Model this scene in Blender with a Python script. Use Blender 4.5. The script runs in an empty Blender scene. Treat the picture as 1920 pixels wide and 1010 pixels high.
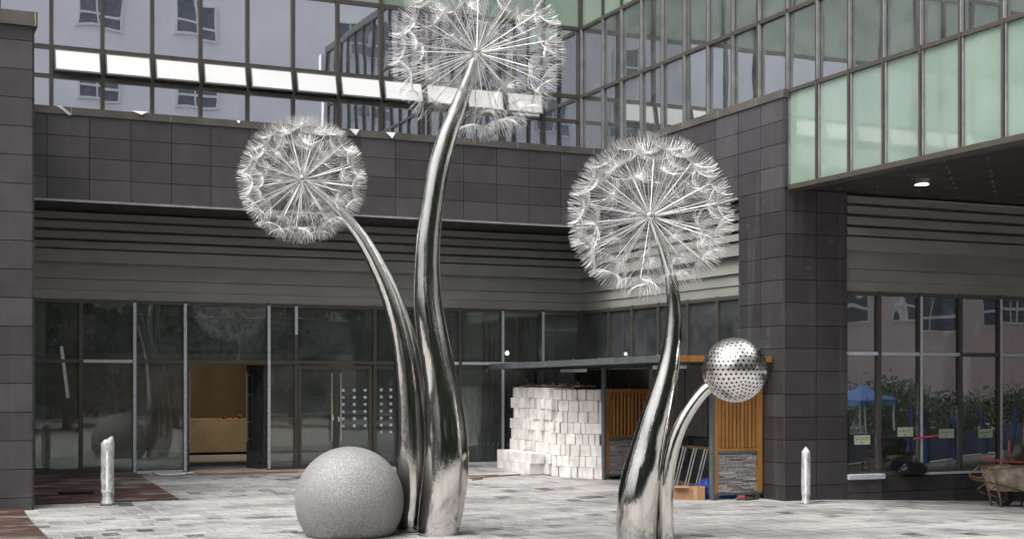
import bpy, bmesh, math, random
from mathutils import Vector, Matrix, Euler
random.seed(7)
R = math.radians
scene = bpy.context.scene
COL = scene.collection

# ------------------------------------------------------------------ camera
F, HC, YH = 2576.0, 2.0, 715.0            # focal length in photo pixels, eye height, horizon row
cam_d = bpy.data.cameras.new('camera')
cam = bpy.data.objects.new('camera', cam_d); COL.objects.link(cam)
cam.location = (0, 0, HC); cam.rotation_euler = (R(90), 0, R(-24.25))
cam_d.sensor_width = 36.0; cam_d.lens = 36.0*F/1920.0
cam_d.shift_y = (YH-505.0)/1920.0
cam_d.clip_start = 0.1; cam_d.clip_end = 500
scene.camera = cam
# ------------------------------------------------------------------ sky, sun, exposure (overcast day)
w = bpy.data.worlds.new('World'); scene.world = w; w.use_nodes = True
nt = w.node_tree; nt.nodes.clear()
sky = nt.nodes.new('ShaderNodeTexSky'); sky.sky_type = 'NISHITA'; sky.sun_disc = False
SUN_EL, SUN_AZ = 64.0, 252.0               # azimuth clockwise from +Y
sky.sun_elevation = R(SUN_EL); sky.sun_rotation = R(SUN_AZ)
sky.air_density = 1.0; sky.dust_density = 10.0; sky.ozone_density = 0.6
hs = nt.nodes.new('ShaderNodeHueSaturation'); hs.inputs['Saturation'].default_value = 0.22
bg = nt.nodes.new('ShaderNodeBackground'); bg.inputs['Strength'].default_value = 0.15
wo = nt.nodes.new('ShaderNodeOutputWorld')
nt.links.new(sky.outputs[0], hs.inputs['Color']); nt.links.new(hs.outputs[0], bg.inputs['Color'])
nt.links.new(bg.outputs[0], wo.inputs['Surface'])
sd = bpy.data.lights.new('sun', 'SUN'); sd.energy = 0.8; sd.angle = R(40); sd.color = (1, 0.97, 0.93)
sun = bpy.data.objects.new('sun', sd); COL.objects.link(sun)
az, el = R(SUN_AZ), R(SUN_EL)
sdir = Vector((math.sin(az)*math.cos(el), math.cos(az)*math.cos(el), math.sin(el)))
sun.rotation_euler = sdir.to_track_quat('Z', 'Y').to_euler(); sun.location = (0, 0, 40)
scene.view_settings.view_transform = 'Standard'; scene.view_settings.look = 'None'
scene.view_settings.gamma = 1.0; scene.view_settings.use_curve_mapping = False
scene.view_settings.exposure = 0.58
try:
    scene.cycles.transparent_max_bounces = 24; scene.cycles.max_bounces = 8
    scene.cycles.glossy_bounces = 5; scene.cycles.caustics_reflective = False
    scene.cycles.sample_clamp_indirect = 4.0
except Exception: pass

# ------------------------------------------------------------------ helpers: photo measurement -> world
CX, SX = 0.4107, 0.9118
def at(u, v, D):                            # point seen at photo pixel (u,v) at view depth D
    t = (u-960.0)/F
    return Vector((D*(CX+SX*t), D*(SX-CX*t), HC+(YH-v)/F*D))
def onY(u, Y): return (lambda t: Y/(SX-CX*t)*(CX+SX*t))((u-960.0)/F)
def onX(u, X): return (lambda t: X/(CX+SX*t)*(SX-CX*t))((u-960.0)/F)
def gz(x, y):                               # paving height: rises to the entrance, falls to the right
    return 0.0364*max(0, min(y, 27.1)-20.5) - 0.042*min(6.0, max(0, x-14.4))

# ------------------------------------------------------------------ materials
MATS = {}
def newmat(name):
    m = bpy.data.materials.new(name); m.use_nodes = True; MATS[name] = m
    n = m.node_tree; b = n.nodes['Principled BSDF']
    return m, n, b
def L(n, a, b): n.links.new(a, b)
def noise(n, scale, detail=4, vec=None, rough=0.55, dist=0):
    t = n.nodes.new('ShaderNodeTexNoise'); t.inputs['Scale'].default_value = scale
    t.inputs['Detail'].default_value = detail; t.inputs['Roughness'].default_value = rough
    t.inputs['Distortion'].default_value = dist
    if vec is not None: L(n, vec, t.inputs['Vector'])
    return t
def ramp(n, src, stops):
    r = n.nodes.new('ShaderNodeValToRGB'); e = r.color_ramp.elements
    while len(e) < len(stops): e.new(0.5)
    for k, (p, c) in enumerate(stops):
        e[k].position = p; e[k].color = (c, c, c, 1) if isinstance(c, (int, float)) else (*c, 1)
    L(n, src, r.inputs[0]); return r
def mixc(n, fac, a, b, mode='MIX'):
    x = n.nodes.new('ShaderNodeMix'); x.data_type = 'RGBA'; x.blend_type = mode
    for sock, val in ((x.inputs[0], fac), (x.inputs[6], a), (x.inputs[7], b)):
        if hasattr(val, 'is_output'): L(n, val, sock)
        elif isinstance(val, (int, float)): sock.default_value = val
        else: sock.default_value = (*val, 1)
    return x.outputs[2]
def math_n(n, op, a, b=None, clamp=False):
    x = n.nodes.new('ShaderNodeMath'); x.operation = op; x.use_clamp = clamp
    for i, val in enumerate((a, b)):
        if val is None: continue
        if hasattr(val, 'is_output'): L(n, val, x.inputs[i])
        else: x.inputs[i].default_value = val
    return x.outputs[0]
def mapping(n, scale=(1, 1, 1), kind='pos'):
    if kind == 'pos': src = n.nodes.new('ShaderNodeNewGeometry').outputs['Position']
    else: src = n.nodes.new('ShaderNodeTexCoord').outputs['Object']
    mp = n.nodes.new('ShaderNodeMapping'); mp.inputs['Scale'].default_value = scale
    L(n, src, mp.inputs['Vector']); return mp.outputs[0]
def bump(n, b, h, strength, dist=0.01):
    x = n.nodes.new('ShaderNodeBump'); x.inputs['Strength'].default_value = strength
    x.inputs['Distance'].default_value = dist; L(n, h, x.inputs['Height']); L(n, x.outputs[0], b.inputs['Normal'])
    return x
def M(name, col, rough=0.6, metal=0.0, var=0.0, nscale=6.0, namt=0.25, bscale=None, bstr=0.2, kind='pos', scale=(1, 1, 1), spec=0.5):
    m, n, b = newmat(name)
    v = mapping(n, scale, kind)
    t = noise(n, nscale, 5, v)
    lo = tuple(c*(1-namt) for c in col); hi = tuple(min(1, c*(1+namt)) for c in col)
    r = ramp(n, t.outputs[0], [(0.3, lo), (0.7, hi)])
    c = r.outputs[0]
    if var:
        oi = n.nodes.new('ShaderNodeObjectInfo')
        k = math_n(n, 'ADD', math_n(n, 'MULTIPLY', oi.outputs['Random'], 2*var), 1-var)
        h = n.nodes.new('ShaderNodeHueSaturation'); L(n, c, h.inputs['Color']); L(n, k, h.inputs['Value'])
        c = h.outputs[0]
    L(n, c, b.inputs['Base Color'])
    b.inputs['Roughness'].default_value = rough; b.inputs['Metallic'].default_value = metal
    b.inputs['Specular IOR Level'].default_value = spec
    if bscale:
        bt = noise(n, bscale, 4, v); bump(n, b, bt.outputs[0], bstr)
    return m
# charcoal cladding with pale dust streaks
def clad(name, col, dust):
    m, n, b = newmat(name)
    v = mapping(n); t = noise(n, 3, 6, v); f = noise(n, 60, 3, v)
    oi = n.nodes.new('ShaderNodeObjectInfo')
    base = ramp(n, t.outputs[0], [(0.3, tuple(c*0.82 for c in col)), (0.7, tuple(c*1.2 for c in col))]).outputs[0]
    base = mixc(n, math_n(n, 'MULTIPLY', f.outputs[0], 0.35), base, tuple(c*1.5 for c in col))
    h = n.nodes.new('ShaderNodeHueSaturation'); L(n, base, h.inputs['Color'])
    L(n, math_n(n, 'ADD', math_n(n, 'MULTIPLY', oi.outputs['Random'], 0.5), 0.75), h.inputs['Value'])
    d = noise(n, 1.7, 9, mapping(n, (1, 1, 1.6)), 0.72)
    dm = ramp(n, d.outputs[0], [(0.60, 0.0), (0.80, dust)])
    c = mixc(n, dm.outputs[0], h.outputs[0], (0.30, 0.29, 0.28))
    sk = noise(n, 5, 6, mapping(n, (1, 1, 0.07)), 0.6)
    c = mixc(n, ramp(n, sk.outputs[0], [(0.52, 0.0), (0.78, dust*0.55)]).outputs[0], c, (0.22, 0.21, 0.205))
    L(n, c, b.inputs['Base Color']); b.inputs['Roughness'].default_value = 0.48
    bump(n, b, f.outputs[0], 0.08, 0.004)
    return m
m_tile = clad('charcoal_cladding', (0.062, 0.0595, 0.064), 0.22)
m_tile2 = clad('charcoal_cladding_shaded_dusty', (0.042, 0.040, 0.043), 0.55)  # dustier copy, base darkened for the shade below the band and overhang
m_back = M('joint_black', (0.012, 0.012, 0.012), 0.9)
m_corn = M('cornice_metal', (0.105, 0.097, 0.09), 0.42, 0.0, nscale=2)
m_mull = M('bronze_aluminium', (0.075, 0.068, 0.057), 0.38, 0.0, nscale=3, namt=0.15)
m_edge = M('pale_trim', (0.30, 0.30, 0.31), 0.4, nscale=4)
m_film = M('silver_protective_film', (0.56, 0.60, 0.66), 0.38, nscale=40, namt=0.25, bscale=50, bstr=0.4)
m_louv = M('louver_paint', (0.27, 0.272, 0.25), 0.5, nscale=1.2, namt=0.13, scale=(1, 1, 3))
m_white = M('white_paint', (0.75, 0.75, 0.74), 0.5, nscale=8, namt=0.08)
m_louv_shade = M('louver_shade_backing', (0.13, 0.128, 0.115), 0.7)  # louvre paint darkened to put shade into the gaps between boards
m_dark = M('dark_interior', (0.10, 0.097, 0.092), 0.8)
m_intw = M('interior_plaster', (0.62, 0.64, 0.62), 0.8, nscale=1)
m_floor_in = M('lobby_floor', (0.34, 0.24, 0.13), 0.25, nscale=2)
m_warm = M('veneer_wall', (0.27, 0.19, 0.105), 0.5, nscale=1.5, scale=(1, 1, 0.3))
m_wood_d = M('dark_timber_slat', (0.16, 0.075, 0.035), 0.6, var=0.2, nscale=10, scale=(1, 1, 0.1))
m_column = M('pale_green_column', (0.62, 0.66, 0.50), 0.6, nscale=1)
m_steel = M('brushed_steel', (0.62, 0.62, 0.60), 0.28, 1.0, nscale=30, namt=0.1)
def glass(name, refl, rcol, tcol, wav=0.0, rough=0.0, film=0.10):
    m, n, b = newmat(name); n.nodes.remove(b)
    out = n.nodes['Material Output']
    tr = n.nodes.new('ShaderNodeBsdfTransparent'); tr.inputs[0].default_value = (*tcol, 1)
    gl = n.nodes.new('ShaderNodeBsdfGlossy'); gl.inputs['Color'].default_value = (*rcol, 1)
    gl.inputs['Roughness'].default_value = rough
    fr = n.nodes.new('ShaderNodeFresnel'); fr.inputs['IOR'].default_value = 1.5
    fac = math_n(n, 'ADD', math_n(n, 'MULTIPLY', fr.outputs[0], 1-refl), refl, True)
    mx = n.nodes.new('ShaderNodeMixShader'); L(n, fac, mx.inputs[0])
    L(n, tr.outputs[0], mx.inputs[1]); L(n, gl.outputs[0], mx.inputs[2])
    if wav:
        t = noise(n, 1.1, 1, mapping(n, (1, 1, 0.6)))
        bp = n.nodes.new('ShaderNodeBump'); bp.inputs['Strength'].default_value = wav; bp.inputs['Distance'].default_value = 0.05
        L(n, t.outputs[0], bp.inputs['Height']); L(n, bp.outputs[0], gl.inputs['Normal'])
    # dust film, raised to paint pale haze and reflected sky into the panes
    d = noise(n, 2.2, 8, mapping(n), 0.7)
    df = n.nodes.new('ShaderNodeBsdfDiffuse'); df.inputs[0].default_value = (0.46, 0.49, 0.50, 1)
    m2 = n.nodes.new('ShaderNodeMixShader')
    L(n, ramp(n, d.outputs[0], [(0.35, film*0.2), (0.85, film)]).outputs[0], m2.inputs[0])
    L(n, mx.outputs[0], m2.inputs[1]); L(n, df.outputs[0], m2.inputs[2])
    L(n, m2.outputs[0], out.inputs['Surface'])
    return m
m_glup = glass('reflective_glass', 0.84, (0.84, 0.87, 1.0), (0.55, 0.57, 0.57), 0.04)
m_glwg = glass('greenish_glass', 0.44, (0.93, 0.97, 0.97), (0.76, 0.83, 0.80), 0.05, 0.0, 0.26)
m_glrt = glass('mirror_shopfront_glass', 0.15, (0.95, 0.95, 1.0), (0.55, 0.60, 0.60), 0.10, 0.0, 0.10)
m_glgr = glass('shopfront_glass', 0.04, (0.95, 0.98, 1.0), (0.66, 0.73, 0.71), 0.03, 0.0, 0.24)
def milk():
    m, n, b = newmat('awning_glass')
    t = noise(n, 2, 4, mapping(n))
    L(n, ramp(n, t.outputs[0], [(0.3, 0.84), (0.7, 0.9)]).outputs[0], b.inputs['Base Color'])
    b.inputs['Roughness'].default_value = 0.05; b.inputs['Specular IOR Level'].default_value = 1.0
    b.inputs['Coat Weight'].default_value = 1.0; b.inputs['Coat IOR'].default_value = 2.2
    return m
m_glaw = milk()
def spandrel():
    m, n, b = newmat('green_spandrel')
    t = noise(n, 0.8, 3, mapping(n))
    c = ramp(n, t.outputs[0], [(0.3, (0.23, 0.32, 0.262)), (0.7, (0.31, 0.40, 0.34))]).outputs[0]
    oi = n.nodes.new('ShaderNodeObjectInfo'); h = n.nodes.new('ShaderNodeHueSaturation'); L(n, c, h.inputs['Color'])
    L(n, math_n(n, 'ADD', math_n(n, 'MULTIPLY', oi.outputs['Random'], 0.22), 0.88), h.inputs['Value'])
    d = noise(n, 2.5, 8, mapping(n, (1, 1, 0.3)), 0.7)
    L(n, mixc(n, ramp(n, d.outputs[0], [(0.55, 0.0), (0.85, 0.3)]).outputs[0], h.outputs[0], (0.42, 0.42, 0.40)), b.inputs['Base Color'])
    b.inputs['Roughness'].default_value = 0.06; b.inputs['Specular IOR Level'].default_value = 0.9
    b.inputs['Coat Weight'].default_value = 0.85; b.inputs['Coat Roughness'].default_value = 0.0
    return m
m_span = spandrel()
def chrome():
    m, n, b = newmat('polished_steel')
    v = mapping(n, (1, 1, 0.14)); t = noise(n, 13, 5, v); t2 = noise(n, 9, 7, mapping(n, (1, 1, 0.10)), 0.7)
    L(n, ramp(n, t2.outputs[0], [(0.40, (0.66, 0.65, 0.63)), (0.72, (0.47, 0.455, 0.42))]).outputs[0], b.inputs['Base Color'])
    b.inputs['Metallic'].default_value = 1.0
    L(n, ramp(n, t2.outputs[0], [(0.4, 0.05), (0.8, 0.19)]).outputs[0], b.inputs['Roughness'])
    t3 = noise(n, 45, 3, mapping(n, (1, 1, 0.3)))
    hsum = math_n(n, 'ADD', t.outputs[0], math_n(n, 'MULTIPLY', t3.outputs[0], 0.2))
    bump(n, b, hsum, 0.30, 0.012)
    return m
m_chrome = chrome()
m_wire = M('stainless_wire', (0.68, 0.68, 0.67), 0.48, 0.65, nscale=20, namt=0.05)
def granite():
    m, n, b = newmat('grey_granite')
    f = noise(n, 105, 3, mapping(n)); g = noise(n, 2.0, 5, mapping(n))
    c = ramp(n, f.outputs[0], [(0.36, (0.09, 0.09, 0.093)), (0.5, (0.24, 0.24, 0.245)), (0.64, (0.50, 0.50, 0.50))]).outputs[0]
    c = mixc(n, ramp(n, g.outputs[0], [(0.35, 0.55), (0.65, 0.0)]).outputs[0], c, (0.19, 0.185, 0.175))
    L(n, c, b.inputs['Base Color']); b.inputs['Roughness'].default_value = 0.62
    bump(n, b, f.outputs[0], 0.25, 0.004)
    return m
m_granite = granite()
DUST = (0.435, 0.424, 0.41)
def ground_mat():
    m, n, b = newmat('cement_dust_ground')
    t = noise(n, 1.3, 8, mapping(n), 0.65); f = noise(n, 70, 3, mapping(n))
    c = ramp(n, t.outputs[0], [(0.3, tuple(0.86*x for x in DUST)), (0.65, DUST)]).outputs[0]
    c = mixc(n, ramp(n, f.outputs[0], [(0.28, 0.5), (0.42, 0.0)]).outputs[0], c, (0.36, 0.33, 0.31))
    p = noise(n, 0.35, 3, mapping(n)); c = mixc(n, ramp(n, p.outputs[0], [(0.62, 0), (0.8, 0.35)]).outputs[0], c, (0.5, 0.42, 0.37))
    L(n, c, b.inputs['Base Color']); b.inputs['Roughness'].default_value = 0.9
    bump(n, b, f.outputs[0], 0.3, 0.01); return m
m_ground = ground_mat()
def paver_mat():
    m, n, b = newmat('granite_paver')
    at_ = n.nodes.new('ShaderNodeAttribute'); at_.attribute_name = 'tone'
    f = noise(n, 120, 2, mapping(n))
    st = ramp(n, f.outputs[0], [(0.35, 0.75), (0.65, 1.25)]).outputs[0]
    c = mixc(n, 1.0, at_.outputs['Color'], st, 'MULTIPLY')
    d = noise(n, 0.75, 9, mapping(n, (0.55, 1.25, 1)), 0.68, 0.4); d2 = noise(n, 14, 5, mapping(n), 0.7)
    k = math_n(n, 'ADD', math_n(n, 'MULTIPLY', d.outputs[0], 0.78), math_n(n, 'MULTIPLY', d2.outputs[0], 0.22))
    dm = ramp(n, k, [(0.44, 0.04), (0.51, 0.5), (0.59, 0.96)]).outputs[0]
    t = noise(n, 1.3, 8, mapping(n), 0.65)
    dc = ramp(n, t.outputs[0], [(0.3, tuple(0.86*x for x in DUST)), (0.65, DUST)]).outputs[0]
    c = mixc(n, dm, c, dc)
    L(n, c, b.inputs['Base Color']); L(n, ramp(n, dm, [(0.0, 0.42), (0.8, 0.85)]).outputs[0], b.inputs['Roughness'])
    bump(n, b, d2.outputs[0], 0.25, 0.008); return m
m_paver = paver_mat()
def rust():
    m, n, b = newmat('rusty_steel')
    t = noise(n, 2.2, 7, mapping(n), 0.65); f = noise(n, 30, 4, mapping(n)); d = noise(n, 1.5, 9, mapping(n, (0.6, 1.5, 1)), 0.7)
    c = ramp(n, t.outputs[0], [(0.3, (0.035, 0.022, 0.018)), (0.55, (0.055, 0.026, 0.019)), (0.75, (0.085, 0.036, 0.023))]).outputs[0]
    c = mixc(n, ramp(n, d.outputs[0], [(0.50, 0.0), (0.66, 0.55)]).outputs[0], c, (0.45, 0.42, 0.39))
    L(n, c, b.inputs['Base Color']); b.inputs['Roughness'].default_value = 0.6
    bump(n, b, f.outputs[0], 0.2, 0.004); return m
m_rust = rust()
m_timber = M('orange_stained_timber', (0.36, 0.165, 0.042), 0.45, var=0.12, nscale=14, namt=0.25, scale=(1, 1, 0.08))
m_bluegrey = M('bluegrey_steel', (0.098, 0.112, 0.118), 0.45, nscale=3)
m_ledge = M('stacked_slate', (0.33, 0.32, 0.32), 0.8, var=0.35, nscale=25, namt=0.4, bscale=40, bstr=0.5)
m_block = M('aerated_concrete', (0.80, 0.78, 0.75), 0.9, var=0.10, nscale=4, namt=0.2, bscale=45, bstr=0.6)
m_straw = M('straw_dust', (0.55, 0.42, 0.35), 0.9, nscale=20)
m_card = M('cardboard', (0.36, 0.20, 0.10), 0.8, nscale=5)
m_tape = M('parcel_tape', (0.45, 0.30, 0.16), 0.35)
m_blue = M('blue_tarp', (0.015, 0.06, 0.32), 0.5, nscale=6)
m_bag = M('black_plastic', (0.008, 0.009, 0.012), 0.32, nscale=5)
m_plank = M('raw_plank', (0.36, 0.26, 0.17), 0.8, nscale=5, scale=(0.3, 3, 1))
m_hose = M('white_hose', (0.7, 0.7, 0.69), 0.4)
m_pink = M('pink_ribbon', (0.75, 0.12, 0.2), 0.5)
m_label = M('pale_green_notice', (0.50, 0.60, 0.44), 0.6, nscale=30, namt=0.1)
m_ink = M('notice_print', (0.12, 0.16, 0.14), 0.6)
m_soff = M('black_soffit', (0.028, 0.027, 0.027), 0.42, nscale=2)
m_tyre = M('tyre_rubber', (0.03, 0.03, 0.03), 0.8)
m_tub = M('cement_caked_steel', (0.36, 0.32, 0.26), 0.7, nscale=7, namt=0.5, bscale=25, bstr=0.5)
m_brn = M('rusted_tube', (0.17, 0.11, 0.06), 0.6, nscale=20, namt=0.5)
m_red = M('faded_red_steel', (0.24, 0.05, 0.045), 0.6, nscale=14, namt=0.4)
m_bluecan = M('blue_canvas', (0.09, 0.18, 0.40), 0.6, nscale=3)
m_bluep = M('blue_hoarding', (0.035, 0.09, 0.28), 0.5, nscale=3)
m_bluepale = M('pale_blue_hoarding', (0.20, 0.27, 0.40), 0.5, nscale=3)
m_plaster = M('pale_plaster', (0.83, 0.825, 0.835), 0.85, nscale=0.25, namt=0.07)
m_plaster2 = M('pinkish_plaster', (0.70, 0.60, 0.60), 0.85, nscale=0.25, namt=0.07)
m_wdark = M('window_dark', (0.13, 0.15, 0.18), 0.15, nscale=3)
m_bark = M('bark', (0.09, 0.07, 0.05), 0.9, nscale=8)
m_leaf = M('leaves', (0.05, 0.085, 0.035), 0.7, nscale=1.5, namt=0.5)
m_squares = M('frosted_square', (0.6, 0.62, 0.62), 0.6)
m_blackfilm = M('black_window_film', (0.012, 0.013, 0.014), 0.2)
m_marble = M('beige_marble', (0.56, 0.44, 0.28), 0.3, nscale=1.6, namt=0.2, scale=(1, 1, 1))
def wrapmat():
    m, n, b = newmat('plastic_wrap'); out = n.nodes['Material Output']
    b.inputs['Base Color'].default_value = (0.72, 0.74, 0.75, 1); b.inputs['Roughness'].default_value = 0.22
    t = noise(n, 16, 5, mapping(n, (1, 1, 0.35)), 0.6, 0.8)
    bump(n, b, t.outputs[0], 0.6, 0.03)
    tr = n.nodes.new('ShaderNodeBsdfTransparent'); mx = n.nodes.new('ShaderNodeMixShader')
    L(n, ramp(n, t.outputs[0], [(0.3, 0.28), (0.65, 0.82)]).outputs[0], mx.inputs[0])
    L(n, tr.outputs[0], mx.inputs[1]); L(n, b.outputs[0], mx.inputs[2]); L(n, mx.outputs[0], out.inputs['Surface'])
    return m
m_wrap = wrapmat()
def emit(name, col, s):
    m, n, b = newmat(name)
    b.inputs['Base Color'].default_value = (*col, 1); b.inputs['Emission Color'].default_value = (*col, 1)
    b.inputs['Emission Strength'].default_value = s; return m
m_lamp = emit('lamp_white', (1, 0.98, 0.95), 5)
m_lampw = emit('lamp_warm', (1, 0.87, 0.68), 46)

# ------------------------------------------------------------------ mesh builder
class MB:
    def __init__(s): s.v = []; s.f = []; s.mi = []; s.cm = 0
    def mat(s, i): s.cm = i; return s
    def add(s, vs, fs):
        o = len(s.v); s.v += [tuple(p) for p in vs]
        for f in fs: s.f.append([i+o for i in f]); s.mi.append(s.cm)
        return s
    def box(s, x0, x1, y0, y1, z0, z1):
        vs = [(x, y, z) for z in (z0, z1) for y in (y0, y1) for x in (x0, x1)]
        return s.add(vs, [(0, 2, 3, 1), (4, 5, 7, 6), (0, 1, 5, 4), (2, 6, 7, 3), (0, 4, 6, 2), (1, 3, 7, 5)])
    def obox(s, c, ax, ay, az):                # centre and three half axes
        c = Vector(c); ax, ay, az = Vector(ax), Vector(ay), Vector(az)
        vs = [c+i*ax+j*ay+k*az for k in (-1, 1) for j in (-1, 1) for i in (-1, 1)]
        return s.add(vs, [(0, 2, 3, 1), (4, 5, 7, 6), (0, 1, 5, 4), (2, 6, 7, 3), (0, 4, 6, 2), (1, 3, 7, 5)])
    def tube(s, pts, rad, n=8, cap=True):
        pts = [Vector(p) for p in pts]; k = len(pts)
        if isinstance(rad, (int, float)): rad = [rad]*k
        up = None; rings = []
        for i, p in enumerate(pts):
            d = (pts[min(i+1, k-1)]-pts[max(i-1, 0)]).normalized()
            if up is None:
                up = d.orthogonal().normalized()
            up = (up-d*up.dot(d)).normalized(); sd_ = d.cross(up)
            rings.append([p+rad[i]*(math.cos(2*math.pi*j/n)*up+math.sin(2*math.pi*j/n)*sd_) for j in range(n)])
        vs = [q for r_ in rings for q in r_]; fs = []
        for i in range(k-1):
            for j in range(n):
                a, b_ = i*n+j, i*n+(j+1) % n
                fs.append((a, b_, b_+n, a+n))
        if cap: fs.append(tuple(range(n-1, -1, -1))); fs.append(tuple((k-1)*n+j for j in range(n)))
        return s.add(vs, fs)
    def lathe(s, prof, n=24, c=(0, 0, 0), cap=True):
        vs = [(c[0]+r_*math.cos(2*math.pi*j/n), c[1]+r_*math.sin(2*math.pi*j/n), c[2]+z) for r_, z in prof for j in range(n)]
        fs = []
        for i in range(len(prof)-1):
            for j in range(n):
                a, b_ = i*n+j, i*n+(j+1) % n
                fs.append((a, b_, b_+n, a+n))
        if cap:
            fs.append(tuple(range(n-1, -1, -1))); fs.append(tuple((len(prof)-1)*n+j for j in range(n)))
        return s.add(vs, fs)
    def mesh(s, name, mats, smooth=False):
        me = bpy.data.meshes.new(name); me.from_pydata(s.v, [], s.f); me.update()
        if not isinstance(mats, (list, tuple)): mats = [mats]
        for m in mats: me.materials.append(m)
        for p, i in zip(me.polygons, s.mi): p.material_index = i; p.use_smooth = smooth
        return me
WL = {}                                          # world location of every unrotated carrier
def link(name, me, parent=None, loc=(0, 0, 0), rot=None):
    o = bpy.data.objects.new(name, me); COL.objects.link(o)
    p = Vector(loc)
    if parent is not None:
        o.parent = parent; p = p-WL.get(parent, Vector((0, 0, 0)))
    o.location = p
    if rot: o.rotation_euler = rot
    WL[o] = Vector(loc)
    return o
def build(mb, name, mats, parent=None, smooth=False, origin=None):
    """mb holds world coordinates; the object's origin is put at `origin` (default: the parent's)"""
    if origin is None: origin = WL.get(parent, Vector((0, 0, 0))) if parent is not None else Vector((0, 0, 0))
    origin = Vector(origin)
    mb.v = [(v[0]-origin.x, v[1]-origin.y, v[2]-origin.z) for v in mb.v]
    return link(name, mb.mesh(name, mats, smooth), parent, origin)
def tag(o, label=None, cat=None, group=None, kind=None):
    if label: o['label'] = label
    if cat: o['category'] = cat
    if group: o['group'] = group
    if kind: o['kind'] = kind
    return o
def thing(name, label, cat, loc, group=None, rz=0):
    o = bpy.data.objects.new(name, None); COL.objects.link(o); o.location = loc
    o.rotation_euler = (0, 0, rz); o.empty_display_size = 0.3
    WL[o] = Vector(loc) if rz == 0 else Vector((0, 0, 0))
    return tag(o, label, cat, group)
BOXES = {}
def boxmesh(dx, dy, dz, m, bev=0.0):
    key = (round(dx, 3), round(dy, 3), round(dz, 3), m.name, bev)
    if key not in BOXES:
        if bev:
            bm = bmesh.new(); bmesh.ops.create_cube(bm, size=1)
            bmesh.ops.scale(bm, vec=(dx, dy, dz), verts=bm.verts)
            bmesh.ops.bevel(bm, geom=bm.edges[:], offset=bev, segments=1, affect='EDGES')
            me = bpy.data.meshes.new('piece'); bm.to_mesh(me); bm.free(); me.materials.append(m)
        else:
            me = MB().box(-dx/2, dx/2, -dy/2, dy/2, -dz/2, dz/2).mesh('piece', m)
        BOXES[key] = me
    return BOXES[key]
def piece(name, m, parent, x0, x1, y0, y1, z0, z1, bev=0.0, rot=None):
    return link(name, boxmesh(x1-x0, y1-y0, z1-z0, m, bev), parent, ((x0+x1)/2, (y0+y1)/2, (z0+z1)/2), rot)

# ================================================================== GROUND
mb = MB(); xs = [-120, 14.4, 20.4, 120]; ys = [-120, 20.5, 27.1, 90]
vs = [(x, y, gz(x, y)) for y in ys for x in xs]
fs = [(j*4+i, j*4+i+1, j*4+i+5, j*4+i+4) for j in range(3) for i in range(3)]
mb.add(vs, fs); g = build(mb, 'ground', m_ground); tag(g, kind='structure')
# paving: slabs laid in rows, dust between them
rows = []; y = 12.4
while y < 27.0:
    h = random.choice((0.30, 0.30, 0.45)); rows.append((y, min(h, 27.05-y))); y += h
pav = []
PW = 0.245
for (y, h) in rows:
    if h < 0.1: continue
    off = random.choice((0, 0, PW/2))
    nx = int(26/PW)
    for i in range(nx):
        x = -1.2+off+i*PW
        cx, cy = x+PW/2, y+h/2
        if cx+PW/2 > 13.55 and cy+h/2 > 19.05: continue
        if cy+h/2 > 21.9 and cx < 2.05: continue
        D = cx*CX+cy*SX; u = 960+F*(cx*SX-cy*CX)/D
        if D < 15 or u < -250 or u > 2200: continue
        pav.append([cx, cy, h, D, u, YH+F*(HC-gz(cx, cy))/D])
def tone():
    k = random.random()
    if k < 0.74: v = random.uniform(0.22, 0.31)
    elif k < 0.90: v = random.uniform(0.15, 0.22)
    else: v = random.uniform(0.045, 0.09)
    return v
inframe = [p for p in pav if 0 < p[4] < 1920 and p[5] < 1006 and not (550 < p[4] < 760) and not (1150 < p[4] < 1265)]
inframe.sort(key=lambda p: p[3])
single = set(id(p) for p in inframe[:300])
pave = MB(); ptone = []
def add_paver(mbx, cx, cy, h, z, lift, gap=0.018):
    a, b_ = PW/2-gap/2, h/2-gap/2
    zz = [gz(cx+sx_*a, cy+sy_*b_)+z for sy_ in (-1, 1) for sx_ in (-1, 1)]
    q = [(cx-a, cy-b_), (cx+a, cy-b_), (cx-a, cy+b_), (cx+a, cy+b_)]
    vs = [(q[i][0], q[i][1], zz[i]-0.02) for i in range(4)]+[(q[i][0], q[i][1], zz[i]+lift) for i in range(4)]
    mbx.add(vs, [(4, 5, 7, 6), (0, 1, 5, 4), (1, 3, 7, 5), (3, 2, 6, 7), (2, 0, 4, 6)])
def set_tone(me, vals):
    ca = me.color_attributes.new('tone', 'FLOAT_COLOR', 'POINT')
    for i, v in enumerate(vals): ca.data[i].color = (v, v, v*1.015, 1)
paving = bpy.data.objects.new('paving', None)
big = MB(); bt = []
for p in pav:
    if id(p) in single: continue
    add_paver(big, p[0], p[1], p[2], 0.0, random.uniform(0.004, 0.009)); t = tone(); bt += [t]*8
me = big.mesh('paving', m_paver); set_tone(me, bt)
paving = link('paving', me); tag(paving, kind='structure')
pvar = {}
for p in inframe[:300]:
    h = round(p[2], 3); k = random.randrange(9)
    if (h, k) not in pvar:
        a, b_ = PW/2-0.009, h/2-0.009
        x = MB().box(-a, a, -b_, b_, -0.02, random.uniform(0.005, 0.009)); m_ = x.mesh('paver', m_paver)
        set_tone(m_, [tone()]*8); pvar[(h, k)] = m_
    sl = (gz(p[0], p[1]+0.1)-gz(p[0], p[1]-0.1))/0.2; sx_ = (gz(p[0]+0.1, p[1])-gz(p[0]-0.1, p[1]))/0.2
    link('paver', pvar[(h, k)], paving, (p[0], p[1], gz(p[0], p[1])), (math.atan(sl), -math.atan(sx_), 0))

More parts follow.
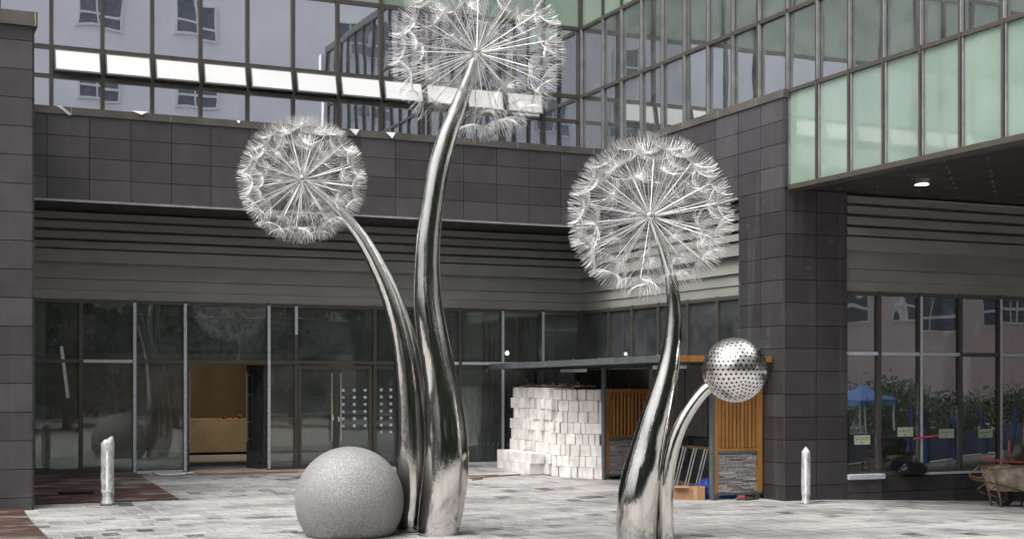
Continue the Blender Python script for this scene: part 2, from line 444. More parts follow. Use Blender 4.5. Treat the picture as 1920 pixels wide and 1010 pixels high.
# ================================================================== OFFICE BUILDING
bld = thing('office_building', 'charcoal clad office building with bronze curtain walls around a courtyard', 'building', (8, 27, 0))
ZC0, ZC1, ZS = 6.756, 6.89, 5.23            # cornice bottom / top, underside of the projecting band
YP, YG, YA = 25.6, 26.8, 27.1               # band face, upper glass, shopfront plane (long side)
XP, XG, XR = 13.6, 13.72, 13.9              # band face, upper glass, shopfront plane (wing)
YF, XW = 19.1, 14.9                         # front of the wing's corner pier, its right edge
GAP = 0.010
def tiles_Y(parent, y, xs_, zs_, m=m_tile, name='cladding_tile', th=0.03):   # tiles facing -Y
    for a, b_ in zip(xs_[:-1], xs_[1:]):
        for c, d in zip(zs_[:-1], zs_[1:]):
            piece(name, m, parent, a+GAP/2, b_-GAP/2, y, y+th+random.uniform(-.002, .002), c+GAP/2, d-GAP/2)
def tiles_X(parent, x, ys_, zs_, m=m_tile, name='cladding_tile', th=0.03):   # tiles facing -X
    for a, b_ in zip(ys_[:-1], ys_[1:]):
        for c, d in zip(zs_[:-1], zs_[1:]):
            piece(name, m, parent, x, x+th+random.uniform(-.002, .002), a+GAP/2, b_-GAP/2, c+GAP/2, d-GAP/2)
def fr(a, b_, n): return [a+(b_-a)*i/n for i in range(n+1)]
# projecting band, long side
mb = MB().box(1.5, XP+0.06, YP+0.034, YP+0.6, ZS+0.03, ZC0)
band = build(mb, 'parapet_wall', m_back, bld)
zt = fr(ZS+0.02, ZC0, 4)
tiles_Y(band, YP, [2.49-0.725+0.725*i for i in range(16)]+[XP-0.002], zt)
build(MB().box(1.5, XP, YP-0.025, YP+1.25, ZC0, ZC1), 'cornice', m_corn, band)
for i in range(7):                                                 # cover plates on the cornice joints
    xx = 2.9+1.75*i; build(MB().box(xx-0.006, xx+0.006, YP-0.028, YP-0.02, ZC0, ZC1-0.002), 'cornice_joint', m_edge, band)
build(MB().box(1.5, XP, YP-0.02, YP+0.03, ZS-0.022, ZS+0.018), 'drip_trim', m_edge, band)
build(MB().box(1.5, XR+0.4, YP+0.031, YA+0.5, ZS+0.002, ZS+0.028), 'soffit', m_soff, band)
# projecting band and pier, wing side
mb = MB().box(XP+0.034, XG+0.05, 20.46, YP+0.5, ZS+0.03, ZC0).box(XP+0.034, XW-0.002, YF+0.034, 20.45, -0.4, ZC0)
wband = build(mb, 'wing_wall', m_back, bld)
ZT = 0.3845
zrow = [ZS+0.02-ZT*k for k in range(14, 0, -1)]
zrow = [-0.25]+[z for z in zrow if z > 0.05]
ysb = [20.46+0.01, 21.2, 21.93, 22.66, 23.39, 24.12, 24.85, YP-0.03]
tiles_X(wband, XP, ysb, zt)
tiles_X(wband, XP, [YF+0.03, 19.78, 20.46], zt)
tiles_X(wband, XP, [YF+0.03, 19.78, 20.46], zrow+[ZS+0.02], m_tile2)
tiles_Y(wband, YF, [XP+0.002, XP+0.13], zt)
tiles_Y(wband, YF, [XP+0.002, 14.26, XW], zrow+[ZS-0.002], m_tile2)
build(MB().box(XP-0.025, XG+0.02, YF-0.02, YP-0.03, ZC0, ZC1), 'cornice', m_corn, wband)
for i in range(5):
    yy = 19.9+1.2*i; build(MB().box(XP-0.028, XP-0.02, yy-0.006, yy+0.006, ZC0, ZC1-0.002), 'cornice_joint', m_edge, wband)
build(MB().box(XP-0.02, XP+0.03, 20.47, YP-0.02, ZS-0.022, ZS+0.018), 'drip_trim', m_edge, wband)
build(MB().box(XP+0.031, XR+0.4, 20.47, YP+0.02, ZS+0.003, ZS+0.027), 'soffit', m_soff, wband)
build(MB().box(XP-0.004, XP+0.006, YF-0.004, YF+0.006, -0.2, ZC0), 'corner_trim', m_corn, wband)
# left pier / side wall
YL, XL, ZL = 22.0, 1.93, 7.38
lw = build(MB().box(-8, XL-0.002, YL+0.034, 27.0, -0.1, ZL), 'side_wall', m_back, bld)
zl = [-0.1, 0.245]+[0.245+0.432*k for k in range(1, 17)]+[ZL]
tiles_Y(lw, YL, [-3.4, -2.0, -0.6, 0.7, XL], zl, m_tile)
tiles_X(lw, XL-0.001, [YL+0.035, 23.6, 25.2, 26.9], zl, m_tile)
build(MB().box(-8, XL+0.07, YL-0.06, 27.0, ZL, ZL+0.21), 'cornice', m_corn, lw)
build(MB().tube([(XL+0.035, YL-0.062, ZL+0.20), (XL+0.03, YL-0.066, ZL+0.12), (XL+0.045, YL-0.066, ZL+0.06), (XL+0.03, YL-0.064, ZL+0.0)], 0.006, 5), 'sealant_bead', M('yellow_sealant', (0.6, 0.5, 0.2), 0.5), lw)

# ---- upper curtain walls
ZT1, ZT2, ZT3, ZTOP = 7.67, 8.21, 9.69, 13.4
def frame_box(mbx, axis, c0, c1, p, z0, z1, dep=0.12, out=0.05):
    if axis == 'X': mbx.box(c0, c1, p-out, p-out+dep, z0, z1)
    else: mbx.box(p-out, p-out+dep, c0, c1, z0, z1)
def pane_Y(parent, x0, x1, z0, z1, y, m, name='pane', tilt=0.12, th=0.012):
    o = link(name, boxmesh(x1-x0, th, z1-z0, m), parent, ((x0+x1)/2, y, (z0+z1)/2),
             (R(random.uniform(-tilt, tilt)), 0, R(random.uniform(-tilt, tilt)))); return o
def pane_X(parent, y0, y1, z0, z1, x, m, name='pane', tilt=0.12, th=0.012):
    return link(name, boxmesh(th, y1-y0, z1-z0, m), parent, (x, (y0+y1)/2, (z0+z1)/2),
                (0, R(random.uniform(-tilt, tilt)), R(random.uniform(-tilt, tilt))))
ax = [2.68+0.9195*i for i in range(-5, 13)]     # long side mullions, the last is the corner
mb = MB()
for i, x in enumerate(ax):
    wd = 0.035 if i < len(ax)-1 else 0.06
    frame_box(mb, 'X', x-wd, x+wd, YG, ZC1-0.3, ZTOP)
for z, hw in ((ZC1-0.02, 0.03), (ZT1, 0.035), (ZT2, 0.04), (ZT3, 0.04), (11.5, 0.04), (ZTOP, 0.06)):
    frame_box(mb, 'X', ax[0], ax[-1]-0.05, YG+0.004, z-hw, z+hw, 0.11, 0.046)
cwA = build(mb, 'curtain_wall_frame', m_mull, bld)
m_dgl = m_glup
for i in range(len(ax)-1):
    a, b_ = ax[i]+0.035, ax[i+1]-0.035
    pane_Y(cwA, a, b_, ZC1-0.2, ZT1-0.035, YG+0.012, m_glup, tilt=0.1)
    pane_Y(cwA, a, b_, ZT2+0.04, ZT3-0.04, YG+0.012, m_glup, tilt=0.1)
    pane_Y(cwA, a, b_, ZT3+0.04, ZTOP-0.06, YG+0.012, m_span, 'spandrel_panel', 0.05)
    if 5 <= i <= 15:                                     # top-hung lights pushed open
        ang = 17 if i < 14 else 12
        o = link('awning_window', None, cwA, (0, 0, 0)) if False else None
        wdt, hgt = b_-a-0.02, ZT2-ZT1-0.10
        s = MB()
        s.mat(0)
        s.box(-wdt/2, wdt/2, -0.025, 0.02, -0.03, 0).box(-wdt/2, wdt/2, -0.025, 0.02, -hgt, -hgt+0.03)
        s.box(-wdt/2, -wdt/2+0.025, -0.025, 0.02, -hgt+0.03, -0.03).box(wdt/2-0.025, wdt/2, -0.025, 0.02, -hgt+0.03, -0.03)
        s.mat(1).box(-wdt/2+0.025, wdt/2-0.025, -0.030, -0.012, -hgt+0.03, -0.03)
        if i == 5: aw = s.mesh('awning_window', [m_bluegrey, m_glaw])
        o = link('awning_window', aw, cwA, ((a+b_)/2, YG-0.04, ZT2-0.045), (R(-ang), 0, 0))
    else:
        pane_Y(cwA, a, b_, ZT1+0.035, ZT2-0.04, YG+0.012, m_glup)
# wing glass
wy = [26.72-0.0+0.0]+[25.73-0.8225*i for i in range(0, 31)]
wy = [y for y in wy if y > 7]
mb = MB()
for i, y in enumerate(wy):
    frame_box(mb, 'Y', y-0.024, y+0.024, XG, ZC1-0.3 if y > YF+0.05 else ZS+0.05, ZTOP)
for z, hw in ((ZC1-0.02, 0.03), (ZT2, 0.035), (ZT3, 0.035), (11.5, 0.035), (ZTOP, 0.06)):
    frame_box(mb, 'Y', wy[-1], wy[0]+0.05, XG+0.004, z-hw, z+hw, 0.11, 0.046)
frame_box(mb, 'Y', wy[-1], YF-0.02, XG, ZS-0.02, ZS+0.06, 0.3, 0.06)
cwW = build(mb, 'curtain_wall_frame', m_mull, bld)
sealm = MB()
for a, b_ in zip(wy[1:], wy[:-1]):
    a2, b2 = a+0.024, b_-0.024
    ops = 20.5 < a < 25.9
    pane_X(cwW, a2, b2, ZC1+0.01, ZT2-0.035, XG+0.012, m_glwg, tilt=0.25)
    o = pane_X(cwW, a2, b2-(0.03 if ops else 0), ZT2+0.035, ZT3-0.035, XG+0.012, m_glwg, tilt=0.25)
    pane_X(cwW, a2, b2, ZT3+0.035, ZTOP-0.06, XG+0.012, m_span if a > 24 else m_glwg, 'pane', 0.1)
    if b_ < YF+0.1:
        pane_X(cwW, a2, b2, ZS+0.06, ZC1-0.05, XG+0.012, m_span, 'spandrel_panel', 0.1)
    sealm.box(XG-0.056, XG-0.002, b2-0.02, b2-0.002, ZC1+0.01, ZT2-0.036)
    sealm.box(XG-0.056, XG-0.002, b2-0.02, b2-0.002, ZT2+0.036, ZT3-0.036)
    if b_ < YF+0.1: sealm.box(XG-0.03, XG-0.002, b2-0.03, b2-0.012, ZS+0.062, ZC1-0.052)
tag(build(sealm, 'glazing_seal', m_edge, cwW), kind='stuff')
# interior shell of the upper storeys: floors, ceilings, core walls and roof
core = build(MB().box(-6, 13.75, 30.5, 30.7, ZS+0.1, ZTOP).box(16.9, 17.1, 7.2, 30.4, ZS+0.1, ZTOP), 'core_wall', m_intw, bld)
build(MB().box(-8, 24, YG+0.15, 36, ZTOP+0.07, ZTOP+0.3).box(XG+0.1, 38, 7, YG+0.14, ZTOP+0.07, ZTOP+0.3), 'unseen_roof_slab', m_dark, bld)  # unseen roof, added to keep sky light out and widened for shade
build(MB().box(-6, 16.9, YG+0.16, 30.5, ZT3-0.02, ZT3+0.14).box(XG+0.16, 16.9, 7.2, YG+0.15, ZT3-0.02, ZT3+0.14), 'ceiling_slab', m_intw, bld)
build(MB().box(-6, 16.9, YG+0.16, 30.5, ZC1-0.5, ZC1-0.2).box(XG+0.16, 16.9, 7.2, YG+0.15, ZC1-0.5, ZC1-0.2), 'floor_slab', m_intw, bld)
build(MB().box(XG+0.02, 38, 6.6, 6.9, ZS, ZTOP+0.07), 'end_wall', m_plaster, bld)
colsm = MB()
for y in (24.6, 20.2, 15.4, 10.6): colsm.lathe([(0.22, ZC1-0.2), (0.22, ZT3-0.03)], 16, (14.7, y, 0))
build(colsm, 'interior_column', m_column, bld, True)
for (u, v, X) in ((1266, 38, 15.6), (1106, 110, 15.2), (1413, 72, 15.0), (1548, 88, 15.9)):
    y = onX(u, X); D = X*CX+y*SX; z = min(ZT3-0.03, HC+(YH-v)/F*D)
    link('ceiling_light', MB().lathe([(0.02, 0.0), (0.10, -0.01), (0.10, 0.02)], 14).mesh('ceiling_light', m_lamp), bld, (X, y, z))
m_tube_fill = emit('tube_and_fill_lamp', (1, 0.98, 0.94), 11)
for y in (onX(1568, 15.6), 18.6, 21.4, 24.2, 11.5): link('tube_and_fill_light', boxmesh(0.10, 1.15, 0.04, m_tube_fill), bld, (15.7, y, ZT3-0.05))  # first tube is a visible fitting, the rest added to brighten the wing

# ---- louvred fascia under the band (board bottoms, measured)
ZB = [3.56, 3.74, 3.95, 4.26, 4.52, 4.70, 4.89, 5.07, 5.235]
PR = [0.0, 0.012, 0.04, 0.10, 0.12, 0.12, 0.12, 0.12]
def louvers(parent, axis, p, c0, c1, splits):
    cs = [c0]+splits+[c1]
    for k in range(8):
        z0, z1 = ZB[k], ZB[k+1]
        for a, b_ in zip(cs[:-1], cs[1:]):
            o_ = PR[k]; zz1 = z1+(0.03 if k == 2 else -0.006) if k < 3 else z0+(z1-z0)*(0.88 if k == 3 else 0.70)  # gap left above upper boards, its dark backing stands in for their shadow
            pr = [(-o_, z0), (-o_+0.012, z0-0.004), (0.02+(0.03 if k > 1 else 0), zz1), (0.008+(0.03 if k > 1 else 0), zz1)]
            if k > 2: pr = [(-o_, z0), (-o_+0.012, z0-0.004), (-o_+0.042, zz1), (-o_+0.03, zz1)]
            vs = []
            for c in (a+0.001, b_-0.001):
                for q, z in pr: vs.append((c, p+q, z) if axis == 'X' else (p+q, c, z))
            build(MB().add(vs, [(0, 1, 2, 3), (7, 6, 5, 4), (0, 3, 7, 4), (1, 0, 4, 5), (2, 1, 5, 6), (3, 2, 6, 7)]),
                  'louver_board', m_louv, parent, origin=((a+b_)/2, p, z0) if axis == 'X' else (p, (a+b_)/2, z0))
lvA = build(MB().box(XL, XR+0.3, YA+0.16, YA+0.2, ZB[0]-0.03, ZS), 'louver_wall', m_louv_shade, bld)
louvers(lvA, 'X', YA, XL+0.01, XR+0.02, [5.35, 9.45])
lvW = build(MB().box(XR+0.16, XR+0.2, 20.46, YA-0.1, ZB[0], ZS), 'louver_wall', m_louv_shade, bld)
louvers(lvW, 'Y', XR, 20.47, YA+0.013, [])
lvR = build(MB().box(XW, 38, YF+0.26, YF+0.3, ZB[0]-0.03, ZS), 'louver_wall', m_louv_shade, bld)
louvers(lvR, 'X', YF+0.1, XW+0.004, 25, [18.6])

# ---- shopfront of the long side
ZF = 0.235
ZTR = 2.39
gx = [2.39, 3.245, 4.236, 5.20, 6.86, 7.42, 9.09, 9.59, 10.99, 11.98, 12.94, XR-0.03]
mb = MB()
for i, x in enumerate(gx):
    mb.box(x-0.035, x+0.035, YA-0.03, YA+0.09, ZF, ZB[0]+0.01)
mb.box(XL, XR-0.08, YA-0.022, YA+0.08, ZB[0]-0.07, ZB[0]-0.002)
mb.box(XL, XR-0.08, YA-0.024, YA+0.08, ZTR-0.035, ZTR+0.035)
for a, b_ in ((XL, 5.2), (6.86, 7.42), (9.09, XR-0.08)): mb.box(a, b_, YA-0.026, YA+0.08, ZF-0.02, ZF+0.06)
sf = build(mb, 'shopfront_frame', m_mull, bld)
film = [(4.236, ZF+0.02, 3.52), (5.20, ZF+0.02, 3.52), (6.86, ZF+0.02, 3.52), (7.42, 2.95, 3.52), (11.98, ZF, 3.52), (12.94, ZTR, 3.52)]
for x, z0, z1 in film: piece('protective_film', m_film, sf, x-0.028, x+0.03, YA-0.036, YA-0.031, z0, z1)
for a, b_ in ((3.29, 4.2), (11.03, 11.94), (12.02, 12.9), (9.63, 10.95)):
    piece('protective_film', m_film, sf, a, b_, YA-0.030, YA-0.025, ZTR-0.03, ZTR+0.03)
piece('protective_film', m_film, sf, 4.28, 5.16, YA-0.032, YA-0.027, ZF-0.01, ZF+0.05)
piece('protective_film', m_film, sf, 11.1, 11.94, YA-0.05, YA-0.027, ZF-0.01, ZF+0.05)
xs_ = [XL]+gx
for a, b_ in zip(xs_[:-1], xs_[1:]):
    if b_-a < 0.2: continue
    pane_Y(sf, a+0.036, b_-0.036, ZTR+0.036, ZB[0]-0.072, YA+0.03, m_glgr, tilt=0.16)
    if not ((5.1 < a < 5.3) or (7.3 < a < 7.5)):
        pane_Y(sf, a+0.036, b_-0.036, ZF+0.061, ZTR-0.036, YA+0.03, m_glgr, tilt=0.16)
# torn white strip left on the glass
o = piece('film_strip', m_film, sf, -0.03, 0.03, 0, 0.004, 0, 0.98)
o.location = Vector((2.95, YA-0.012, 2.18))-WL[sf]; o.rotation_euler = (0, R(-7), 0)
# glass door leaves
def door(x_hinge, w_, ang, side):
    s = 1 if side > 0 else -1
    mbd = MB().box(0, 0.07*s, -0.025, 0.025, 0.01, 2.10).box((w_-0.07)*s, w_*s, -0.025, 0.025, 0.01, 2.10)
    mbd.box(0.07*s, (w_-0.07)*s, -0.024, 0.024, 0.01, 0.10).box(0.07*s, (w_-0.07)*s, -0.024, 0.024, 2.02, 2.10)
    d = link('door_leaf', mbd.mesh('door_leaf', m_mull), bld, (x_hinge, YA+0.03, ZF), (0, 0, R(ang)))
    p = link('pane', boxmesh(w_-0.14, 0.01, 1.92, m_glgr), d); p.location = (s*w_/2, 0, 1.06)
    hb = MB()
    for yy in (-0.07, 0.07):
        hb.tube([(s*(w_-0.1), yy, 0.55), (s*(w_-0.1), yy, 1.95)], 0.014, 8)
        for z in (0.6, 0.95, 1.5, 1.9): hb.tube([(s*(w_-0.1), yy, z), (s*(w_-0.1), 0.0, z)], 0.01, 6)
    p = link('handle', hb.mesh('handle', m_steel), d); p.location = (0, 0, 0)
    return d
door(5.27, 0.76, 83, 1); door(6.80, 0.76, -76, -1)
door(7.47, 0.79, 0, 1); door(9.04, 0.79, 0, -1)
piece('door_closer_plate', m_white, sf, 8.30, 8.33, YA-0.012, YA-0.004, 0.95+ZF, 1.05+ZF)
piece('door_closer_plate', m_white, sf, 8.18, 8.21, YA-0.012, YA-0.004, 0.98+ZF, 1.08+ZF)
sq = MB()
for i in range(3):
    for k in range(6):
        x = 8.42+0.235*i; z = 0.86+0.146*k+ZF; sq.box(x-0.028, x+0.028, YA+0.018, YA+0.022, z-0.028, z+0.028)
for i in range(2):
    for k in range(7):
        x = 9.24+0.21*i; z = 0.72+0.146*k+ZF; sq.box(x-0.028, x+0.028, YA+0.018, YA+0.022, z-0.028, z+0.028)
tag(build(sq, 'frosted_squares', m_squares, sf), kind='stuff')
piece('window_film', m_blackfilm, sf, 8.34, 8.97, YA+0.06, YA+0.064, ZF+0.3, 1.72)
piece('window_film', m_blackfilm, sf, 9.13, 9.55, YA+0.06, YA+0.064, ZF+0.1, 1.72)
# shopfront of the wing behind the shelter
wyg = [20.50, 21.58, 22.63, 23.74, 24.80, 25.82, YA-0.06]
mb = MB()
for y in wyg: mb.box(XR-0.03, XR+0.09, y-0.035, y+0.035, 0.05, ZB[0]+0.01)
mb.box(XR-0.022, XR+0.08, 20.47, YA-0.1, ZB[0]-0.07, ZB[0]-0.002).box(XR-0.024, XR+0.08, 20.47, YA-0.1, ZTR-0.035, ZTR+0.035)
mb.box(XR-0.026, XR+0.08, 20.47, YA-0.1, 0.0, 0.35)
sw = build(mb, 'shopfront_frame', m_mull, bld)
for a, b_ in zip(wyg[:-1], wyg[1:]):
    pane_X(sw, a+0.036, b_-0.036, ZTR+0.036, ZB[0]-0.072, XR+0.03, m_glgr, tilt=0.16)
    pane_X(sw, a+0.036, b_-0.036, 0.36, ZTR-0.036, XR+0.03, m_glgr, tilt=0.16)
# shopfront right of the pier
rx = [XW+0.03, 15.66, 16.57, 17.48, 18.41, 19.32, 20.23, 21.14]
mb = MB()
ZSL = 0.39
for x in rx: mb.box(x-0.035, x+0.035, YF+0.07, YF+0.19, ZSL, ZB[0]+0.01)
mb.box(XW, 21.2, YF+0.078, YF+0.18, ZB[0]-0.07, ZB[0]-0.002).box(XW, 21.2, YF+0.076, YF+0.18, ZTR+0.06, ZTR+0.13)
mb.box(XW, 21.2, YF+0.06, YF+0.18, ZSL-0.04, ZSL+0.05)
sr = build(mb, 'shopfront_frame', m_mull, bld)
for a, b_ in zip(rx[:-1], rx[1:]):
    pane_Y(sr, a+0.036, b_-0.036, ZTR+0.131, ZB[0]-0.072, YF+0.13, m_glrt, tilt=0.3)
    pane_Y(sr, a+0.036, b_-0.036, ZSL+0.051, ZTR+0.059, YF+0.13, m_glrt, tilt=0.3)
for a, b_ in ((XW+0.03, 15.62), (15.70, 16.53), (16.61, 17.44), (18.45, 19.28)):
    piece('protective_film', m_film, sr, a, b_, YF+0.068, YF+0.073, ZTR+0.065, ZTR+0.125)
piece('protective_film', m_film, sr, 16.55, 16.6, YF+0.062, YF+0.068, ZSL+0.05, 3.5)
piece('protective_film', m_film, sr, 18.39, 18.44, YF+0.062, YF+0.068, ZSL+0.05, 3.5)
piece('sill_film', m_film, sr, XW+0.01, 15.68, YF-0.06, YF+0.055, ZSL-0.07, ZSL+0.02, 0.01)
piece('sill_film', m_film, sr, 16.6, 19.0, YF+0.0, YF+0.055, ZSL-0.03, ZSL+0.012)
dado = build(MB().box(XW, 38, YF+0.034, YF+0.3, -0.6, ZSL-0.042), 'dado_wall', m_back, bld)
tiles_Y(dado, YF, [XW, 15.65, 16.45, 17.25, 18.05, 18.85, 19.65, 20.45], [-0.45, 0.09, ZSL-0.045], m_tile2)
# notices on the glass
for (u, v) in ((1617, 824), (1698, 809), (1775, 812), (1848, 812)):
    x = onY(u, YF+0.11); D = x*CX+(YF+0.11)*SX; z = HC+(YH-v)/F*D
    nb = piece('notice', m_label, sr, x-0.17, x+0.17, YF+0.112, YF+0.116, z-0.08, z+0.08)
    pr = MB()
    for k in range(9):
        a = -0.13+0.03*k+random.uniform(-.004, .004); hh = random.uniform(0.012, 0.022); zz = 0.012+(0.012 if k > 6 else 0)
        pr.box(a, a+0.004, -0.0035, -0.0025, zz-hh, zz+hh)
        pr.box(a-0.006, a+0.012, -0.0035, -0.0025, zz+random.uniform(-.01, .012), zz+random.uniform(0.013, 0.017))
    pr.box(-0.03, 0.005, -0.0035, -0.0025, -0.06, -0.035)
    tag(link('print', pr.mesh('print', m_ink), nb, WL[nb]), kind='stuff')
# pink ribbon
rb = MB().tube([(16.38, YF+0.04, 1.0), (16.6, YF+0.055, 1.02), (16.95, YF+0.04, 1.05)], 0.018, 5)
build(rb, 'ribbon', m_pink, sr)

# ---- soffit of the wing's overhang, quilted black panels with fixings
ov = build(MB().box(XG+0.25, 38, 7.0, YF+0.3, ZS+0.01, ZS+0.2), 'overhang_slab', m_back, bld)  # stretched right beyond the view to darken the louvres below
sm = MB(); bolts = MB()
nx, ny = 28, 14
for i in range(nx):
    for j in range(ny):
        x0, y0 = XG+0.26+0.85*i, YF-0.02-0.85*(j+1)
        if i == 3 and j == 2: pass
        q = 0.02
        vs = [(x0, y0, ZS+0.006), (x0+0.845, y0, ZS+0.006), (x0+0.845, y0+0.845, ZS+0.006), (x0, y0+0.845, ZS+0.006), (x0+0.42, y0+0.42, ZS+0.006-q)]
        sm.add(vs, [(1, 0, 4), (2, 1, 4), (3, 2, 4), (0, 3, 4)])
        for bx_, by_ in ((0.42, 0.42), (0.05, 0.05)):
            zb = ZS-0.02 if bx_ > 0.3 else ZS-0.004
            bolts.obox((x0+bx_, y0+by_, zb), (0.011, 0, 0), (0, 0.011, 0), (0, 0, 0.008))
tag(build(sm, 'soffit_panels', m_soff, ov), kind='stuff')
tag(build(bolts, 'soffit_fixings', m_steel, ov), kind='stuff')
p = at(1729, 348, 1.0); k = (ZS-0.03-HC)/(p.z-HC)
dl = Vector((p.x*k, p.y*k, ZS-0.03))
link('downlight', MB().lathe([(0.01, 0.012), (0.10, 0.012), (0.11, 0.02)], 18).mesh('downlight', m_lamp), ov, dl)

# ---- lobby behind the shopfront
lob = build(MB().box(XL, XR, YA+0.1, 36.3, 0.0, ZF-0.005), 'lobby_floor', m_floor_in, bld)
build(MB().box(XL, 16.8, 36.3, 36.5, ZF, ZB[0]), 'lobby_wall', m_warm, bld)
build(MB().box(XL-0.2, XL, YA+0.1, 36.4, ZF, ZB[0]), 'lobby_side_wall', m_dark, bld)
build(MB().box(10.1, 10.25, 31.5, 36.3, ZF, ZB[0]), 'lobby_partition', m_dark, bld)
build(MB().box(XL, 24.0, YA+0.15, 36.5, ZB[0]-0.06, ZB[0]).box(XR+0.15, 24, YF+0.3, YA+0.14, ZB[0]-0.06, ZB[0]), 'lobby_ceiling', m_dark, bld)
build(MB().box(18.6, 18.8, YF+0.5, 36, 0, ZB[0]-0.07).box(21.3, 21.5, YF+0.3, 30, -0.3, ZB[0]-0.07).box(15.0, 18.5, 25.0, 25.2, 0, ZB[0]-0.07), 'room_wall', m_intw, bld)
build(MB().box(11.06, 11.55, YA+0.13, YA+0.6, ZF, ZB[0]-0.07), 'column', m_column, bld)
build(MB().box(XL+0.02, 2.62, YA+0.13, YA+0.5, ZF, ZB[0]-0.07), 'column', m_column, bld)
cnt = build(MB().box(6.35, 9.9, 33.1, 33.9, ZF+0.07, 1.1), 'reception_counter', m_marble, bld)
build(MB().box(6.4, 9.9, 33.14, 33.85, ZF, ZF+0.068), 'plinth', m_back, cnt)
clut = MB()
for k in range(16):
    c = (7.2+random.uniform(0, 1.5), 33.4+random.uniform(-.2, .2), 1.10); rr = random.uniform(0.03, 0.08)
    clut.lathe([(rr*0.5, 0), (rr, rr*0.7), (rr*0.3, rr*1.4)], 8, c)
build(clut, 'counter_ornaments', m_red, cnt, True)
for x in (6.7, 7.9, 9.0):
    link('ceiling_lamp', MB().lathe([(0.01, -0.01), (0.14, -0.01), (0.15, 0.02)], 14).mesh('ceiling_lamp', m_lampw), bld, (x, 32.4, ZB[0]-0.09))
link('ceiling_lamp', MB().lathe([(0.01, -0.03), (0.04, 0), (0.01, 0.05)], 10).mesh('ceiling_lamp', m_lampw), bld, at(951, 662, 30.5))
build(MB().box(XL+0.1, 10.08, 31.75, 31.82, 2.64, ZB[0]-0.07), 'lamp_hiding_panel', m_dark, bld)  # added panel, blocks the glowing lobby lamps from the camera
slat = MB()
for k in range(14): slat.box(12.1+0.12*k, 12.16+0.12*k, 28.6, 28.66, ZF, ZB[0]-0.08)
for k in range(1):
    for q in range(14): piece('timber_slat', m_wood_d, lob, 12.1+0.12*q, 12.165+0.12*q, 28.6, 28.68, ZF, ZB[0]-0.08)
# blue boards added behind the right-hand glass, standing in for reflected hoarding
for x in (15.95, 17.0, 17.85, 18.2):
    piece('blue_reflection_board', m_bluep, bld, x, x+0.22, YF+0.75, YF+0.8, 0.2, 1.75)
piece('blue_reflection_board', m_bluep, bld, 16.5, 18.5, YF+1.2, YF+1.24, 0.1, 0.95)

# plastic scraps caught under the cornice
for k, (u, v, wpx, hpx) in enumerate(((120, 206, 24, 8), (262, 212, 30, 7), (447, 229, 8, 6), (665, 248, 20, 12), (733, 254, 20, 12))):
    x = onY(u, YP-0.04); D = x*CX+(YP-0.04)*SX; z = HC+(YH-v)/F*D; s = D/F
    y0 = YP-0.034
    if k == 0:
        sc = MB().add([(x-.12, y0, z+.06), (x-.05, y0-.02, z+.07), (x+.13, y0-.05, z-.08), (x+.09, y0-.03, z-.10), (x-.12, y0+.004, z+.055)], [(0, 1, 2, 3)])
    else:
        sc = MB().add([(x-wpx/2*s, y0, z+hpx/2*s), (x+wpx/2*s, y0, z+hpx/2*s), (x+wpx*.1*s, y0-.03, z-hpx/2*s), (x-wpx*.15*s, y0-.015, z-hpx*.1*s)], [(0, 3, 2), (0, 2, 1)])
    build(sc, 'plastic_scrap', m_white, band)

# ================================================================== DANDELION SCULPTURES
def catmull(P, n):
    out = []
    for i in range(len(P)-1):
        p0, p1, p2, p3 = P[max(i-1, 0)], P[i], P[i+1], P[min(i+2, len(P)-1)]
        for k in range(n):
            t = k/n
            out.append([0.5*((2*b_)+(-a+c)*t+(2*a-5*b_+4*c-d)*t*t+(-a+3*b_-3*c+d)*t**3) for a, b_, c, d in zip(p0, p1, p2, p3)])
    out.append(list(P[-1])); return out
def stem(parent, pts, D0, name='stem'):
    ctl = []
    for p in pts:
        D = D0+(p[3] if len(p) > 3 else 0)
        q = at(p[0], p[1], D); ctl.append([q.x, q.y, q.z, p[2]/2*D/F])
    c = catmull(ctl, 6)
    mb = MB().tube([k[:3] for k in c], [k[3] for k in c], 28)
    return build(mb, name, m_chrome, parent, True)
def seed_mesh(RH, nf, seed):
    rnd = random.Random(seed); mb = MB(); r0 = 0.79*RH
    mb.tube([(0, 0, 0.04), (0, 0, r0)], 0.0062, 5, False)
    mb.lathe([(0.004, r0-0.015), (0.016, r0-0.004), (0.012, r0+0.012), (0.003, r0+0.016)], 8)
    for ring, cnt, rho, hgt in ((0, nf, 0.255, 0.18), (1, nf//4, 0.16, 0.2)):
        for i in range(cnt):
            a = 2*math.pi*(i+rnd.uniform(-.2, .2))/cnt; rr = rho*RH*rnd.uniform(0.88, 1.08); hh = hgt*RH*rnd.uniform(0.85, 1.1)
            pts = []
            for k in range(6):
                th = R(82)*k/5
                q = rr*math.sin(th); pts.append((q*math.cos(a), q*math.sin(a), r0+hh*(1-math.cos(th))))
            mb.tube(pts, [0.0014, 0.0016, 0.0018, 0.0018, 0.0017, 0.0015], 3, False)
    return mb.mesh('seed', m_wire)
